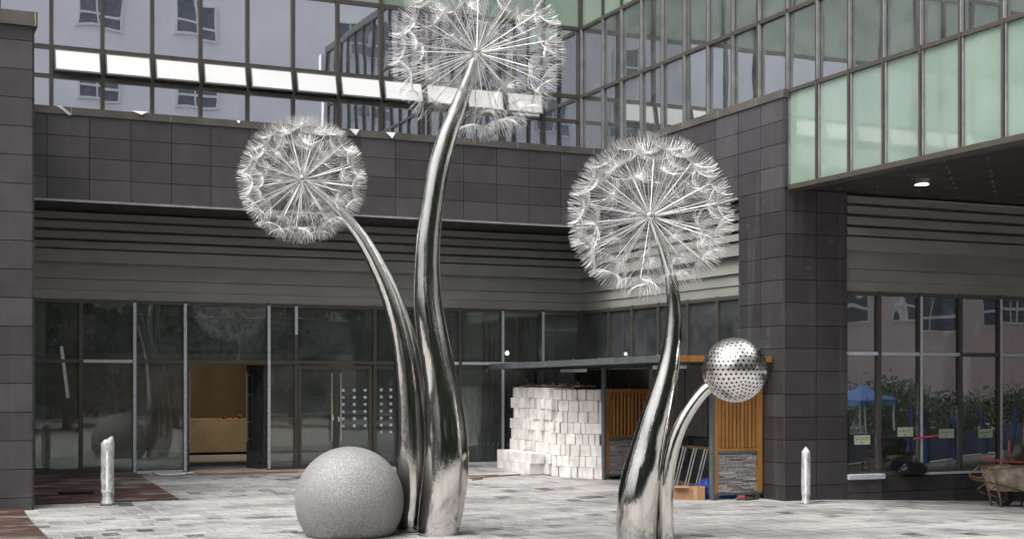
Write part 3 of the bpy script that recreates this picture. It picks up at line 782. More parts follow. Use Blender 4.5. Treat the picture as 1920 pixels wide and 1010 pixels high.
def head(parent, c, RH, n, stem_dir, seed, nf=38, drop=()):
    rnd = random.Random(seed)
    hub = MB(); prof = [(0.005, -0.085)]+[(0.07*math.cos(t), 0.075*math.sin(t)) for t in fr(-1.3, 1.3, 8)]+[(0.004, 0.08)]
    hub.lathe(prof, 16)
    h = link('flower_head', hub.mesh('flower_head', m_chrome, True), parent, c)
    sm_ = [seed_mesh(RH, nf, seed+k) for k in range(2)]
    rot0 = Euler((rnd.uniform(0, 6), rnd.uniform(0, 6), rnd.uniform(0, 6))).to_matrix()
    ga = math.pi*(3-math.sqrt(5))
    for i in range(n):
        z = 1-2*(i+0.5)/n; rr = math.sqrt(1-z*z)
        d = rot0 @ Vector((rr*math.cos(ga*i), rr*math.sin(ga*i), z))
        d = (d+Vector((rnd.uniform(-.05, .05) for _ in range(3)))).normalized()
        if d.dot(stem_dir) > 0.955: continue
        if any(d.dot(Vector(q).normalized()) > cs for q, cs in drop): continue
        q = d.to_track_quat('Z', 'Y').to_euler()
        o = link('seed', sm_[i % 2], h, c); o.rotation_euler = q
    return h
vr = Vector((SX, -CX, 0)); vd = Vector((CX, SX, 0)); vu = Vector((0, 0, 1))
DA, DA2, DB = 17.95, 18.35, 17.5
c0 = at(800, 715, DA); c0.z = 0
sA = thing('dandelion_sculpture', 'polished steel sculpture of two tall dandelion heads on stems joined at the base', 'sculpture', c0, 'dandelion sculptures')
stem(sA, [(890, 112, 16), (882, 140, 22), (868, 178, 27), (853, 218, 32), (838, 258, 36), (822, 318, 41), (811, 385, 43), (803, 445, 46), (801, 500, 48), (803, 570, 54), (813, 640, 60), (822, 690, 64), (829, 735, 69), (834, 790, 77), (837, 850, 84), (834, 905, 86), (828, 950, 84), (822, 985, 80), (818, 1004, 76)], DA)
stem(sA, [(576, 342, 10), (588, 352, 12), (622, 381, 17), (652, 413, 22), (684, 455, 27), (710, 503, 32), (733, 555, 38), (752, 615, 45), (764, 675, 52), (771, 740, 57), (774, 800, 61), (775, 860, 65), (775, 915, 66), (772, 960, 63), (770, 993, 58)], DA2)
hA1 = at(894, 99, DA); hA2 = at(567, 337, DA2)
head(sA, hA1, 170/F*DA, 62, (-vu*0.95-vr*0.3).normalized(), 11, 36,
     drop=[(-vr*0.45-vu*0.8-vd*0.25, 0.93), (vr*0.75-vu*0.95-vd*0.5, 0.95), (-vr*0.2-vu*0.7+vd*0.7, 0.93)])
head(sA, hA2, 124/F*DA2, 62, (vr*0.8-vu*0.6).normalized(), 23, 34)
c0 = at(1205, 715, DB); c0.z = 0
sB = thing('dandelion_sculpture', 'polished steel sculpture of one dandelion head and a perforated ball on curved stems', 'sculpture', c0, 'dandelion sculptures')
stem(sB, [(1221, 412, 13), (1229, 434, 15), (1242, 463, 18), (1253, 500, 21), (1261, 543, 24), (1264, 580, 27), (1263, 620, 31), (1258, 665, 36), (1250, 705, 44), (1240, 745, 52), (1228, 790, 60), (1217, 835, 66), (1207, 880, 75), (1199, 925, 80), (1196, 970, 81), (1196, 1015, 79), (1197, 1024, 78)], DB)
stem(sB, [(1334, 722, 22), (1318, 735, 23), (1298, 760, 24), (1279, 792, 25), (1266, 825, 26), (1257, 860, 26), (1250, 905, 26), (1249, 950, 27), (1250, 1000, 28), (1250, 1022, 28)], DB-0.12)
head(sB, at(1219, 406, DB), 161/F*DB, 66, (-vu*0.9+vr*0.3).normalized(), 41, 36)
# perforated ball: hexagonal lattice of round holes in a steel shell
bm = bmesh.new(); bmesh.ops.create_icosphere(bm, subdivisions=4, radius=1.0)
bm.verts.ensure_lookup_table(); bm.faces.ensure_lookup_table()
rb_ = 61/F*(DB-0.12); dv, df = [], []
cen = [f.calc_center_median().normalized() for f in bm.faces]
out = MB(); base = [c*rb_ for c in cen]; vs = list(base); fs = []
for v in bm.verts:
    n_ = v.co.normalized(); t1 = n_.orthogonal().normalized(); t2 = n_.cross(t1)
    fl = sorted(v.link_faces, key=lambda f: math.atan2((cen[f.index]-n_).dot(t2), (cen[f.index]-n_).dot(t1)))
    k = len(fl); st = len(vs); NH = 2*k
    rad = 0.235*min((bm.verts[e.other_vert(v).index].co-v.co).length for e in v.link_edges)
    mid = []
    for i in range(k):
        a, b_ = cen[fl[i].index], cen[fl[(i+1) % k].index]
        mid.append((a, fl[i].index)); mid.append(((a+b_)/2, None))
    for (p_, _) in mid:
        d = (p_-n_); d = (d-n_*d.dot(n_)).normalized()
        vs.append((n_+d*rad).normalized()*rb_)
    for i in range(k):
        a, b_ = fl[i].index, fl[(i+1) % k].index
        fs.append((a, b_, st+(2*i+2) % NH, st+2*i+1)); fs.append((a, st+2*i+1, st+2*i))
bm.free()
me = bpy.data.meshes.new('perforated_ball'); me.from_pydata([tuple(v) for v in vs], [], fs); me.update()
me.materials.append(M('brushed_perforated_steel', (0.66, 0.65, 0.63), 0.24, 1.0, nscale=12, namt=0.12, bscale=25, bstr=0.12))
for p in me.polygons: p.use_smooth = True
pb = link('perforated_ball', me, sB, at(1378, 693, DB-0.12))
link('hole_shade_core', MB().lathe([(0.02, -0.2)]+[(rb_*0.9*math.cos(t), rb_*0.9*math.sin(t)) for t in fr(-1.4, 1.4, 14)]+[(0.02, rb_*0.9)], 24).mesh('hole_shade_core', m_back, True), pb, WL[pb])  # black ball put inside as painted shade behind the holes

# granite ball with a flat foot
DBALL = 17.9; rb2 = 101.5/F*DBALL; zc = 0.45
cb = at(655.5, 715, DBALL); cb.z = 0
t0 = math.asin(-zc/rb2)
prof = [(rb2*math.cos(t0)-0.02, 0.0)]+[(rb2*math.cos(t), zc+rb2*math.sin(t)) for t in fr(t0+0.02, math.pi/2-0.01, 40)]
gb = link('granite_ball', MB().lathe(prof, 64).mesh('granite_ball', m_granite, True), None, cb)
tag(gb, 'large grey speckled granite ball with flat foot beside the tall dandelion stems', 'ball')

# ================================================================== SHELTER
XS0, XS1, YS0, YS1 = 11.5, 13.56, 19.4, 26.7
ZR = 2.30
sh = thing('shelter', 'flat roofed steel and orange timber shelter standing against the wing', 'shelter', (12.5, 23, 0.1))
def zr(y): return 2.425-0.009*(y-YS0)
vs = []
def roofslab(mbx, x0, x1, y0, y1, up, dn):
    vs = [(x, y, zr(y)+o) for o in (dn, up) for y in (y0, y1) for x in (x0, x1)]
    mbx.add(vs, [(0, 2, 3, 1), (4, 5, 7, 6), (0, 1, 5, 4), (2, 6, 7, 3), (0, 4, 6, 2), (1, 3, 7, 5)])
rm = MB(); roofslab(rm, XS0+0.04, XS1, YS0+0.04, YS1, -0.01, -0.03)
rf = build(rm, 'roof', m_bluegrey, sh)
q = MB(); roofslab(q, XS0, XS0+0.039, YS0+0.04, YS1, 0.01, -0.10); build(q, 'fascia', m_bluegrey, rf)
q = MB(); roofslab(q, XS0, XS1, YS0, YS0+0.039, 0.008, -0.095); build(q, 'fascia', m_timber, rf)
q = MB(); roofslab(q, XS0+0.05, XS1, YS0+0.05, YS1-0.01, -0.032, -0.045); build(q, 'ceiling_lining', M('brown_lining', (0.14, 0.07, 0.03), 0.6, nscale=4), rf)
for y in fr(YS0+0.6, YS1-0.4, 5):
    q = MB(); roofslab(q, XS0+0.06, XS1-0.02, y-0.03, y+0.03, -0.047, -0.11); build(q, 'beam', m_bluegrey, rf)
scr = MB()
for k in range(7): scr.lathe([(0.012, 0), (0.013, 0.01), (0.006, 0.018)], 6, (XS0+0.02, YS0+0.3+k*1.03, zr(YS0+0.3+k*1.03)+0.009))
tag(build(scr, 'roof_fixings', m_edge, rf), kind='stuff')
def screen(y, x0, x1, zb, zt_, lit):
    """timber screen: two posts, rails, vertical slats above, stacked slate below"""
    f_ = MB().box(x0, x0+0.07, y, y+0.09, zb+0.12, zt_).box(x1-0.11, x1, y, y+0.09, zb+0.12, zt_)
    f_.box(x0+0.07, x1-0.11, y+0.01, y+0.08, zt_-0.08, zt_).box(x0+0.07, x1-0.11, y+0.012, y+0.08, zb+0.83, zb+0.87)
    o = build(f_, 'timber_frame', m_timber, sh)
    s_ = MB().box(x0-0.045, x0-0.001, y-0.01, y+0.1, zb-0.02, zr(y)-0.12).box(x0+0.08, x1-0.11, y+0.0, y+0.08, zb+0.78, zb+0.829).box(x0, x1, y+0.004, y+0.085, zb+0.085, zb+0.118)
    s_.box(x1-0.13, x1-0.03, y+0.02, y+0.08, zb-0.02, zb+0.084).box(x0, x0+0.08, y+0.02, y+0.08, zb-0.02, zb+0.084)
    build(s_, 'steel_post', m_bluegrey, sh)
    n = 10; a0, a1 = x0+0.075, x1-0.115
    for k in range(n):
        xx = a0+(a1-a0)*(k+0.5)/n
        piece('slat', m_timber, o, xx-0.024, xx+0.024, y+0.02, y+0.07, zb+0.872, zt_-0.081, 0.008)
    bk = build(MB().box(a0, a1, y+0.03, y+0.07, zb+0.12, zb+0.778), 'slate_backing', m_back, sh)
    z = zb+0.122
    while z < zb+0.76:
        hh = random.choice((0.018, 0.024, 0.03)); hh = min(hh, zb+0.776-z); xx = a0
        while xx < a1-0.01:
            ww = min(random.uniform(0.12, 0.36), a1-xx)
            pr = random.uniform(0.004, 0.026)
            piece('slate_strip', m_ledge, bk, xx, xx+ww-0.002, y+0.03-pr, y+0.03, z, z+hh-0.003)
            xx += ww
        z += hh
screen(19.67, 12.60, 13.56, 0.0, 2.29, True)
screen(23.35, 12.50, 13.50, 0.10, 1.86, False)
piece('steel_post', m_bluegrey, sh, XS1-0.1, XS1-0.02, 26.5, 26.6, 0.15, zr(26.5)-0.05)
piece('steel_post', m_bluegrey, sh, 12.45, 12.53, 26.5, 26.6, 0.15, zr(26.5)-0.05)
bw = build(MB().box(13.50, 13.54, 20.6, 23.3, 1.0, 2.28).box(13.50, 13.54, 23.5, 26.45, 0.2, 2.25), 'back_panel', m_dark, sh)
for y in (21.3, 22.1, 22.9, 24.2, 25.0, 25.8): piece('panel_batten', m_bluegrey, bw, 13.47, 13.498, y-0.02, y+0.02, 1.0, 2.25)
for y in (24.4, 20.7):
    piece('tube_light_fitting', m_white, sh, 12.28, 12.38, y-0.5, y+0.5, zr(y)-0.19, zr(y)-0.125, 0.01)
piece('switch_box', m_white, sh, 13.44, 13.498, 22.35, 22.45, 1.83, 2.08)

# ---- stack of aerated concrete blocks
blockm = {}
def block(px, py, pz, ln, ang, wd, hg, label):
    key = (round(ln, 2), round(wd, 2))
    o = link('concrete_block', boxmesh(round(ln, 2), round(wd, 2), hg, m_block, 0.006), None, (px, py, pz+hg/2),
             (R(random.uniform(-.8, .8)), R(random.uniform(-.6, .6)), ang+R(random.uniform(-2.5, 2.5))))
    tag(o, label, 'block', 'concrete blocks stacked under the shelter roof')
ordn = ['lowest', 'second', 'third', 'fourth', 'fifth', 'sixth', 'seventh', 'topmost']
HB = 0.214
onum = ['first', 'second', 'third', 'fourth', 'fifth', 'sixth', 'seventh', 'eighth', 'ninth', 'tenth', 'eleventh', 'twelfth', 'thirteenth', 'fourteenth', 'fifteenth', 'sixteenth', 'seventeenth', 'eighteenth', 'nineteenth', 'twentieth', 'last']
for r_ in range(8):
    z = r_*HB
    yy = 26.28+random.uniform(-.03, .03); bi = 0
    while yy > 24.42:
        wd = random.choice((0.10, 0.12, 0.15, 0.18))
        gx_ = 11.78+0.012*r_*random.uniform(0.3, 1.0)+random.uniform(-.02, .02)+0.02*math.sin(yy*3+r_)
        block(gx_+0.28, yy-wd/2, 0.17+z+0.001, 0.56, 0, wd-0.013, HB-0.004, 'white stacked block, %s from the shopfront in the %s course of the oblique side' % (onum[bi], ordn[r_]))
        yy -= wd; bi += 1
    a0, a1 = Vector((11.80, 24.36)), Vector((12.46, 23.44)); dr = (a1-a0).normalized(); nn = Vector((-dr.y, dr.x))
    bi = 0; s_ = random.uniform(-0.02, 0.02); LL = (a1-a0).length
    while s_ < LL-0.08:
        wd = min(random.choice((0.10, 0.13, 0.16, 0.22)), LL+0.03-s_)
        c = a0+dr*(s_+wd/2)+nn*(0.26+random.uniform(-.02, .02)+0.010*r_)
        block(c.x, c.y, 0.12+z*1.01, 0.50, math.atan2(nn.y, nn.x), wd-0.013, HB-0.002, 'white stacked block, %s from the left in the %s course of the near face' % (onum[bi], ordn[r_]))
        s_ += wd; bi += 1
for r_ in range(2):
    yy = 26.2; bi = 0
    while yy > 24.6:
        wd = random.choice((0.11, 0.15))
        block(11.61, yy-wd/2, 0.165+r_*HB, 0.30, 0, wd-0.013, HB-0.004, 'white stacked block, %s from the left in the %s course of the low ledge' % (onum[bi], ('lower', 'upper')[r_]))
        yy -= wd; bi += 1
st = MB(); rnd = random.Random(5)
for k in range(140):
    p = Vector((rnd.uniform(11.85, 12.6), rnd.uniform(23.9, 26.2), 0.17+8*HB+0.012+rnd.uniform(0, .02)))
    if p.x < 12.1 and p.y < 24.3: continue
    d = Vector((rnd.uniform(-1, 1), rnd.uniform(-1, 1), rnd.uniform(-.1, .35))).normalized()*rnd.uniform(0.06, 0.2)
    st.obox(p+d*0.5, d*0.5, d.orthogonal().normalized()*0.006, d.cross(d.orthogonal()).normalized()*0.004)
o = build(st, 'straw', m_straw); tag(o, 'loose straw and splinters scattered on top of the block stack', 'straw', None, 'stuff')

# ---- things in and around the shelter
o = thing('bike_rack', 'rack of white slanting bars leaning inside the shelter', 'rack', (13.2, 21.3, 0.03))
build(MB().box(13.05, 13.11, 20.3, 22.6, 0.80, 0.85).box(13.05, 13.10, 20.3, 22.6, 0.05, 0.09), 'rail', m_brn, o)
for k in range(6):
    for e in (0, 0.09):
        y = 20.55+k*0.36+e
        build(MB().tube([(13.02, y, 0.82), (13.02, y+0.34, 0.07)], 0.013, 6), 'bar', m_white, o)
cbx = thing('cardboard_box', 'taped brown cardboard box lying beside the blue tarpaulin', 'box', (12.35, 20.05, 0.0), None, R(-35))
p = link('carton', boxmesh(0.52, 0.30, 0.22, m_card, 0.006), cbx); p.location = (0, 0, 0.112)
p = link('tape', boxmesh(0.07, 0.306, 0.224, m_tape), cbx); p.location = (0.1, 0, 0.1125)
p = link('flap', boxmesh(0.24, 0.14, 0.006, m_card), cbx); p.location = (-0.14, -0.14, 0.225); p.rotation_euler = (R(12), 0, 0)
def crumple(name, c, size, m, label, cat, seed, amp=0.3):
    bm = bmesh.new(); bmesh.ops.create_icosphere(bm, subdivisions=4, radius=1); rnd = random.Random(seed)
    from mathutils import noise as mn
    for v in bm.verts:
        n1 = mn.noise(v.co*1.6+Vector((seed, 0, 0))); n2 = mn.noise(v.co*4.5+Vector((0, seed, 0)))
        v.co *= 1+amp*n1+amp*0.55*abs(n2)
        v.co = Vector((v.co.x*size[0], v.co.y*size[1], max(v.co.z, -0.6)*size[2]))
    zmin = min(v.co.z for v in bm.verts)
    for v in bm.verts: v.co.z -= zmin
    me = bpy.data.meshes.new(name); bm.to_mesh(me); bm.free(); me.materials.append(m)
    for p in me.polygons: p.use_smooth = True
    return tag(link(name, me, None, c), label, cat)
crumple('tarpaulin', (12.72, 20.15, 0.0), (0.17, 0.2, 0.2), m_blue, 'crumpled blue tarpaulin behind the cardboard box', 'tarpaulin', 3)
crumple('tarpaulin', (13.0, 20.0, 0.0), (0.25, 0.12, 0.05), m_blue, 'flat dark blue cloth under the timber screen', 'cloth', 5)
crumple('red_rag', (13.1, 19.62, 0.0), (0.09, 0.06, 0.05), m_red, 'small red rag below the slate panel of the screen', 'rag', 8)
hs_ = MB().tube([(12.95, 19.55, 0.02), (13.1, 19.45, 0.02), (13.3, 19.48, 0.02), (13.42, 19.62, 0.05), (13.45, 19.75, 0.12)], 0.018, 8)
tag(build(hs_, 'hose', m_tyre, None, True, (13.2, 19.5, 0)), 'short black hose curling under the timber screen', 'hose')
crumple('bin_bag', (16.3, YF-0.04, ZSL+0.005), (0.30, 0.10, 0.12), m_bag, 'crumpled black plastic bag lying on the window sill', 'bag', 12, 0.35)

# ================================================================== LOOSE THINGS IN THE COURTYARD
def plate(x0, x1, y0, y1, label, th=0.025):
    mb = MB(); o_ = 0.012
    vs = [(x, y, gz(x, y)+o_+dz) for dz in (0, th) for y in (y0, min(max(20.5, y0), y1), y1) for x in (x0, x1)]
    n = 6
    fs = [(6, 7, 9, 8), (8, 9, 11, 10), (0, 1, 7, 6), (1, 3, 9, 7), (3, 5, 11, 9), (5, 4, 10, 11), (4, 2, 8, 10), (2, 0, 6, 8)]
    mb.add(vs, fs); o = build(mb, 'steel_plate', m_rust, None, False, ((x0+x1)/2, (y0+y1)/2, gz(0, (y0+y1)/2)))
    return tag(o, label, 'plate')
plate(1.98, 4.22, 22.55, 27.0, 'rusty steel plate on the paving below the left shopfront windows')
plate(-3.2, 1.78, 14.0, 20.45+1.5, 'rusty brown steel plate at the foot of the side wall')
o = tag(build(MB().obox((2.75, 23.6, gz(2.75, 23.6)+0.06), (0.27, -0.05, 0.0), (0.008, 0.045, 0), (0, 0, 0.014)), 'timber_batten', m_bag, None, False, (2.75, 23.6, 0.16)), 'short dark batten lying on the rusty steel plate', 'batten')
def bollard(x, y, z, h, wd, label, seed):
    rnd = random.Random(seed)
    t = thing('bollard', label, 'bollard', (x, y, z), 'bollard lights wrapped in plastic film')
    link('post', MB().lathe([(wd*0.42, 0), (wd*0.42, 0.012), (wd*0.33, 0.014), (wd*0.33, h*0.78)], 20).mesh('post', m_steel, True), t, (x, y, z))
    link('lamp_head', MB().lathe([(wd*0.34, h*0.782), (wd*0.36, h*0.8), (wd*0.36, h*0.90), (wd*0.30, h*0.93), (0.01, h*0.935)], 20).mesh('lamp_head', m_white, True), t, (x, y, z))
    from mathutils import noise as mn
    n, k = 36, 40; vs = []; fs = []
    for i in range(k+1):
        f_ = i/k; zz = h*f_*0.985
        base = wd*0.5*(1.0 if f_ > 0.2 else 0.86+0.14*abs(f_-0.1)/0.1)
        if f_ < 0.05: base = wd*0.55
        if f_ > 0.9: base *= max(0.04, (1.0-f_)/0.1)**0.8
        for j in range(n):
            a = 2*math.pi*j/n
            d = mn.noise(Vector((math.cos(a)*2.2, math.sin(a)*2.2, zz*3+seed)))*0.12+mn.noise(Vector((math.cos(a)*6, math.sin(a)*6, zz*9+seed)))*0.06
            r_ = base*(1+d)
            off = 0.35*wd*max(0, f_-0.9)/0.1 * (1 if seed % 2 else 0)
            vs.append((r_*math.cos(a)+off*SX, r_*math.sin(a)-off*CX, zz))
    for i in range(k):
        for j in range(n): fs.append((i*n+j, i*n+(j+1) % n, (i+1)*n+(j+1) % n, (i+1)*n+j))
    link('tape', MB().lathe([(wd*0.49, h*0.17), (wd*0.50, h*0.18), (wd*0.50, h*0.205), (wd*0.49, h*0.215)], 20, cap=False).mesh('tape', m_hose, True), t, (x, y, z))
    link('base_collar', MB().lathe([(wd*0.66, 0), (wd*0.66, 0.008), (wd*0.58, 0.014), (wd*0.40, 0.014)], 24).mesh('base_collar', m_steel), t, (x, y, z))
    link('plastic_film', MB().add(vs, fs).mesh('plastic_film', m_wrap, True), t, (x, y, z))
def on_ground(u, v):
    z = 0
    for _ in range(6):
        D = (HC-z)*F/(v-YH); p = at(u, v, D); z = gz(p.x, p.y)
    return p.x, p.y, z
x, y, z = on_ground(202, 946); bollard(x, y, z+0.02, 1.08, 0.20, 'bollard light wrapped in clear film standing by the rusty plate', 3)
x, y, z = on_ground(1510, 943); bollard(x, y-0.02, z, 0.95, 0.145, 'slimmer film wrapped bollard light in front of the dark pier', 6)
x, y, z = on_ground(450, 890)
o = tag(link('plank', boxmesh(1.95, 0.24, 0.03, m_plank, 0.004), None, (6.3, 26.5, gz(6, 26.5)+0.028), (R(2.1), 0, R(-1.5))), 'bare wooden plank on the paving before the open entrance doors', 'plank')
hp = [on_ground(u, v) for u, v in ((286, 889), (300, 892), (320, 892), (340, 891), (352, 889), (362, 889))]
hz = MB().tube([(a, b_, c+0.03) for a, b_, c in hp], 0.022, 7)
tag(build(hz, 'white_hose', m_hose, None, True, (4.6, 26.6, 0.22)), 'white hose lying by the shopfront sill', 'hose')
# rubble crumbs: heaps of loose cement at the threshold
hp = MB(); rnd = random.Random(9)
for k in range(220):
    if k < 120: x, y = rnd.uniform(5.3, 6.8), 27.02+rnd.gauss(0, 0.05)
    else: x, y = rnd.uniform(2, 12), rnd.uniform(15, 26)
    s = rnd.uniform(0.008, 0.03) if k < 120 else rnd.uniform(0.006, 0.014)
    z = max(gz(x, y), 0)+0.008
    vs = [(x+s*rnd.uniform(.6, 1.3)*math.cos(a), y+s*rnd.uniform(.6, 1.3)*math.sin(a), z) for a in (0.3, 1.9, 3.4, 5.0)]+[(x, y, z+s*rnd.uniform(.6, 1.2))]
    hp.add(vs, [(0, 1, 4), (1, 2, 4), (2, 3, 4), (3, 0, 4)])
tag(build(hp, 'rubble', m_ground), 'crumbs of cement strewn over the paving and threshold', 'rubble', None, 'stuff')
# thin steel offcuts by the sculpture
for k, (a, b_) in enumerate((((880, 897), (975, 890)), ((878, 893), (935, 891)), ((885, 900), (905, 898)))):
    p, q = Vector(on_ground(*a)), Vector(on_ground(*b_)); p.z += 0.02; q.z += 0.02
    tag(build(MB().tube([p, q], 0.014, 5), 'steel_rod', m_brn, None, False, p), ('longest thin rod on the paving before the block stack', 'middle thin rod on the paving before the block stack', 'shortest thin rod on the paving before the block stack')[k], 'rod')

# ================================================================== WHEELBARROW
x, y, z = on_ground(1872, 945)
BX, BY, BZ = 17.05, 17.75, gz(17.05, 17.75)
wb = thing('wheelbarrow', 'cement caked wheelbarrow with rusty tube frame in front of the right windows', 'wheelbarrow', (BX, BY, BZ))
def P(a, b_, c): return Vector((BX, BY, BZ))+vr*a+vd*b_+vu*c     # across, away, up
tub = MB()
prof = [((-0.24, 0.66), (0.62, 0.72)), ((-0.10, 0.30), (0.36, 0.30))]
def ring(a0, a1, wid, z0, z1): return [P(a0, -wid, z0), P(a1, -wid, z1), P(a1, wid, z1), P(a0, wid, z0)]
r1 = ring(-0.26, 0.66, 0.30, 0.66, 0.74); r2 = ring(-0.12, 0.36, 0.20, 0.28, 0.28)
ri = ring(-0.24, 0.64, 0.285, 0.655, 0.735); ri2 = ring(-0.11, 0.35, 0.19, 0.32, 0.32)
tub.add(r1+r2+ri+ri2, [(0, 4, 5, 1), (1, 5, 6, 2), (2, 6, 7, 3), (3, 7, 4, 0), (4, 7, 6, 5), (0, 1, 9, 8), (1, 2, 10, 9), (2, 3, 11, 10), (3, 0, 8, 11), (8, 9, 13, 12), (9, 10, 14, 13), (10, 11, 15, 14), (11, 8, 12, 15), (12, 13, 14, 15)])
build(tub, 'tub', m_tub, wb)
rim = MB().tube(r1+[r1[0]], 0.017, 8); build(rim, 'rim', m_brn, wb, True)
for s_ in (-1, 1):
    fm = MB().tube([P(-0.26, 0.3*s_, 0.68), P(-0.44, 0.3*s_, 0.52), P(-0.40, 0.3*s_, 0.45), P(-0.1, 0.26*s_, 0.40), P(0.3, 0.2*s_, 0.28), P(0.9, 0.12*s_, 0.22)], 0.016, 8)
    build(fm, 'handle_tube', m_brn, wb, True)
    lg = MB().tube([P(-0.22, 0.27*s_, 0.60), P(-0.10, 0.24*s_, 0.16), P(-0.08, 0.24*s_, 0.0)], 0.018, 8).tube([P(-0.16, 0.25*s_, 0.38), P(-0.32, 0.25*s_, 0.28), P(-0.24, 0.25*s_, 0.22), P(-0.11, 0.24*s_, 0.17)], 0.012, 6)
    build(lg, 'leg', m_brn, wb, True)
    lg = MB().tube([P(0.40, 0.2*s_, 0.26), P(0.42, 0.2*s_, 0.0)], 0.016, 8); build(lg, 'leg', m_brn, wb, True)
build(MB().tube([P(-0.42, -0.3, 0.5), P(-0.42, 0.3, 0.5)], 0.014, 6), 'cross_tube', m_brn, wb)
for (a, b_, rr) in ((0.10, 0.12, 0.16), (0.75, 0.0, 0.2)):
    wmesh = MB()
    pts = [(rr*0.78+0.22*rr*math.cos(t), 0.22*rr*math.sin(t)*1.3) for t in fr(0, 2*math.pi, 10)]
    n = 28
    vs = [P(a+q[0]*math.cos(2*math.pi*j/n), b_+q[1], rr+q[0]*math.sin(2*math.pi*j/n)) for j in range(n) for q in pts[:-1]]
    fs = [(j*10+i, j*10+(i+1) % 10, ((j+1) % n)*10+(i+1) % 10, ((j+1) % n)*10+i) for j in range(n) for i in range(10)]
    tyre = build(MB().add(vs, fs), 'wheel', m_tyre, wb, True)
    hubm = MB().tube([P(a, b_-0.04, rr), P(a, b_+0.04, rr)], rr*0.2, 10)
    for k in range(5):
        t = 2*math.pi*k/5; hubm.tube([P(a, b_, rr), P(a+0.6*rr*math.cos(t), b_, rr+0.6*rr*math.sin(t))], 0.01, 5)
    build(hubm, 'rim', m_brn, tyre)
# load
def load(name, m, pts, rad, label, cat, n=8):
    p0 = Vector(pts[0]); return tag(build(MB().tube(pts, rad, n), name, m, None, True, p0), label, cat)
o = MB().obox(P(0.05, -0.1, 0.78), vr*0.42-vu*0.03, vd*0.10, vu*0.018); tag(build(o, 'red_channel', m_red, None, False, P(0, 0, .74)), 'faded red steel channel laid across the wheelbarrow', 'channel')
load('timber_stick', m_plank, [P(0.16, -0.02, 0.72), P(0.42, 0.0, 0.96), P(0.8, 0.05, 1.25)], 0.028, 'pale slanting timber stick in the wheelbarrow', 'stick', 4)
load('steel_post', m_red, [P(0.13, -0.05, 0.74), P(0.12, -0.05, 1.13)], 0.026, 'short upright rusty post in the wheelbarrow', 'post', 6)
load('broom', m_brn, [P(0.40, 0.1, 0.7), P(0.44, 0.12, 1.5)], 0.016, 'thin upright broom stick behind the wheelbarrow load', 'stick', 6)
crumple('cement_sack', P(0.32, 0.05, 0.72), (0.26, 0.16, 0.2), M('dark_sack', (0.06, 0.055, 0.05), 0.85), 'dark sack heaped in the wheelbarrow', 'sack', 21)

# ================================================================== WHAT STANDS BEHIND THE CAMERA (seen in the glass and steel)
def apartment(name, x0, x1, y, h, m, label, cols, rows_, z0, dx, dz, ww, wh):
    b = thing(name, label, 'building', ((x0+x1)/2, y, 0))
    build(MB().box(x0, x1, y-12, y, 0, h), 'wall', m, b)
    if name == 'apartment_block' and x0 < 0: build(MB().box(x0+0.5, x1-0.5, y-0.1, y+0.06, 0.2, 5.6), 'dark_reflection_band', m_wdark, b)  # added dark band, keeps reflections in the ground-floor glass dark
    fm = MB().box(-ww/2-.12, ww/2+.12, -0.02, 0.08, -wh/2-.12, -wh/2).box(-ww/2-.12, ww/2+.12, -0.02, 0.08, wh/2, wh/2+.12)
    fm.box(-ww/2-.12, -ww/2, -0.02, 0.08, -wh/2, wh/2).box(ww/2, ww/2+.12, -0.02, 0.08, -wh/2, wh/2).box(-.05, .05, -0.02, 0.06, -wh/2, wh/2).box(-ww/2, -.05, -0.02, 0.05, -wh*.2, -wh*.13).box(.05, ww/2, -0.02, 0.05, -wh*.2, -wh*.13)
    fme = fm.mesh('window', m_white); pme = MB().box(-ww/2, ww/2, -0.01, 0.01, -wh/2, wh/2).mesh('pane', m_wdark)
    for r_ in range(rows_):
        for c in cols:
            p = Vector((c, y+0.01, z0+dz*r_)); f_ = link('window', fme, b, p); link('pane', pme, f_, p+Vector((0, 0.005, 0)))
    return b
apartment('apartment_block', -22, 29, -26, 44, m_plaster, 'tall pale plastered apartment block with small white framed windows', [-17, -11, -5, 1, 10.5, 15.9, 25.3], 9, 7.2, 0, 3.9, 2.2, 1.9)
bs = apartment('apartment_block', 30, 74, -30, 30, m_plaster2, 'pinkish plastered apartment block with wide dark windows', [34+6.5*k for k in range(6)], 7, 7.0, 0, 4.2, 3.6, 2.6)
def tree(x, y, h, r_, seed, label, ls=1.0):
    rnd = random.Random(seed)
    t = thing('tree', label, 'tree', (x, y, 0), 'trees across the street')
    tr = MB().tube([(x, y, 0), (x+.1, y, h*.25), (x, y+.1, h*.5), (x, y, h*.85)], [0.2, 0.16, 0.12, 0.04], 8)
    for k in range(7):
        a = rnd.uniform(0, 6.28); z = h*rnd.uniform(.3, .6)
        tr.tube([(x, y, z), (x+r_*.4*math.cos(a), y+r_*.4*math.sin(a), z+h*.12), (x+r_*.8*math.cos(a), y+r_*.8*math.sin(a), z+h*.2)], [0.07, 0.05, 0.02], 5)
    build(tr, 'trunk', m_bark, t, True)
    cl = [(rnd.gauss(0, r_*.45), rnd.gauss(0, r_*.45), h*rnd.uniform(.14, .98)) for _ in range(60)]
    lf = MB()
    for k in range(8000):
        c = rnd.choice(cl); p = Vector((x+c[0]+rnd.gauss(0, .5), y+c[1]+rnd.gauss(0, .5), c[2]+rnd.gauss(0, .4)))
        d = Vector((rnd.uniform(-1, 1), rnd.uniform(-1, 1), rnd.uniform(-1, 1))).normalized(); e = d.orthogonal().normalized(); s = ls*rnd.uniform(0.14, 0.32)
        lf.add([p-d*s, p+e*s*.5, p+d*s, p-e*s*.5], [(0, 1, 2, 3)])
    build(lf, 'crown', m_leaf, t)
ti = 0
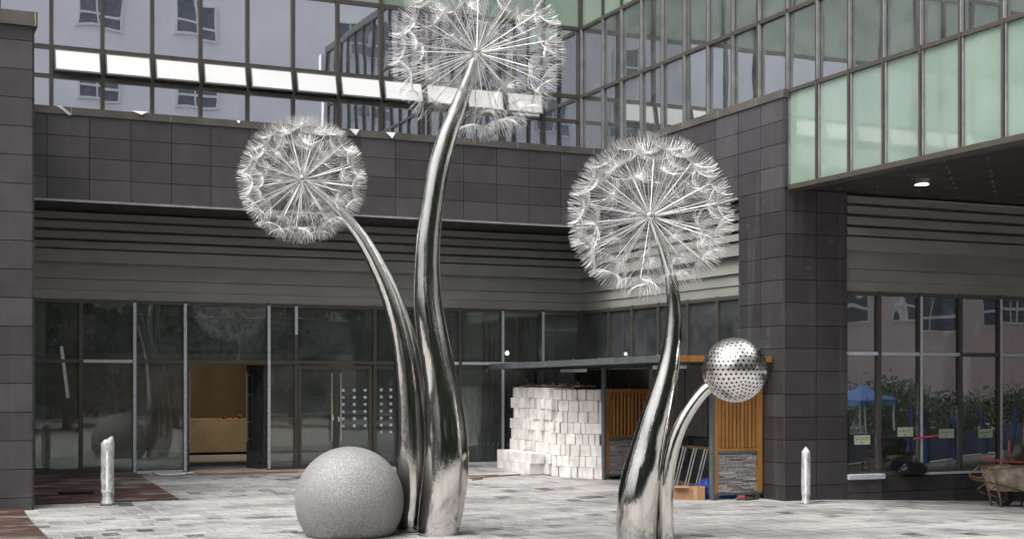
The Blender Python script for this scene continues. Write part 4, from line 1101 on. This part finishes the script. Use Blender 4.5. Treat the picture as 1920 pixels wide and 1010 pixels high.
tl = ['leftmost', 'second', 'third', 'fourth', 'fifth', 'sixth', 'seventh', 'eighth', 'ninth', 'tenth', 'eleventh', 'last']
for k in range(12):
    tree(-24+5.2*k+random.uniform(-1, 1), -9-random.uniform(0, 4), random.uniform(8, 11.5), random.uniform(2.6, 3.6), 100+k, '%s leafy street tree in the row reflected in the glass' % tl[k])
for k in range(7):
    tree(34+4.6*k+random.uniform(-1, 1), -8-random.uniform(0, 3), random.uniform(0.9, 1.3), random.uniform(1.8, 2.4), 140+k, 'low bushy tree, %s from the left before the pinkish block' % onum[k], 0.32)
# blue barrier and canopy tent at the right, mirrored in the right-hand windows
bf = thing('site_barrier', 'low blue site barrier of panels and posts mirrored in the right windows', 'barrier', (27, 7, 0))
for k in range(8):
    a = Vector((21+1.9*k, 9.5-0.7*k, gz(22, 0))); bdir = Vector((1.9, -0.7, 0)).normalized()
    build(MB().obox(a+bdir*0.95+Vector((0, 0, 0.42)), bdir*0.88, Vector((-bdir.y, bdir.x, 0))*0.02, (0, 0, 0.38)), 'panel', m_bluepale, bf)
    build(MB().obox(a+Vector((0, 0, 0.7)), bdir*0.06, Vector((-bdir.y, bdir.x, 0))*0.06, (0, 0, 0.72)), 'post', m_bluep, bf)
tn = thing('canopy_tent', 'blue pop-up canopy tent mirrored in the right windows', 'tent', (29, 2, -0.25))
tx, ty = 29.0, 2.0
build(MB().add([(tx-.85, ty-.85, 1.35), (tx+.85, ty-.85, 1.35), (tx+.85, ty+.85, 1.35), (tx-.85, ty+.85, 1.35), (tx, ty, 1.85),
                (tx-.85, ty-.85, 1.15), (tx+.85, ty-.85, 1.15), (tx+.85, ty+.85, 1.15), (tx-.85, ty+.85, 1.15)],
               [(0, 1, 4), (1, 2, 4), (2, 3, 4), (3, 0, 4), (5, 6, 1, 0), (6, 7, 2, 1), (7, 8, 3, 2), (8, 5, 0, 3)]), 'canopy', m_bluecan, tn)
for sx_ in (-.8, .8):
    for sy_ in (-.8, .8): build(MB().tube([(tx+sx_, ty+sy_, -0.25), (tx+sx_, ty+sy_, 1.3)], 0.025, 6), 'leg', m_white, tn)
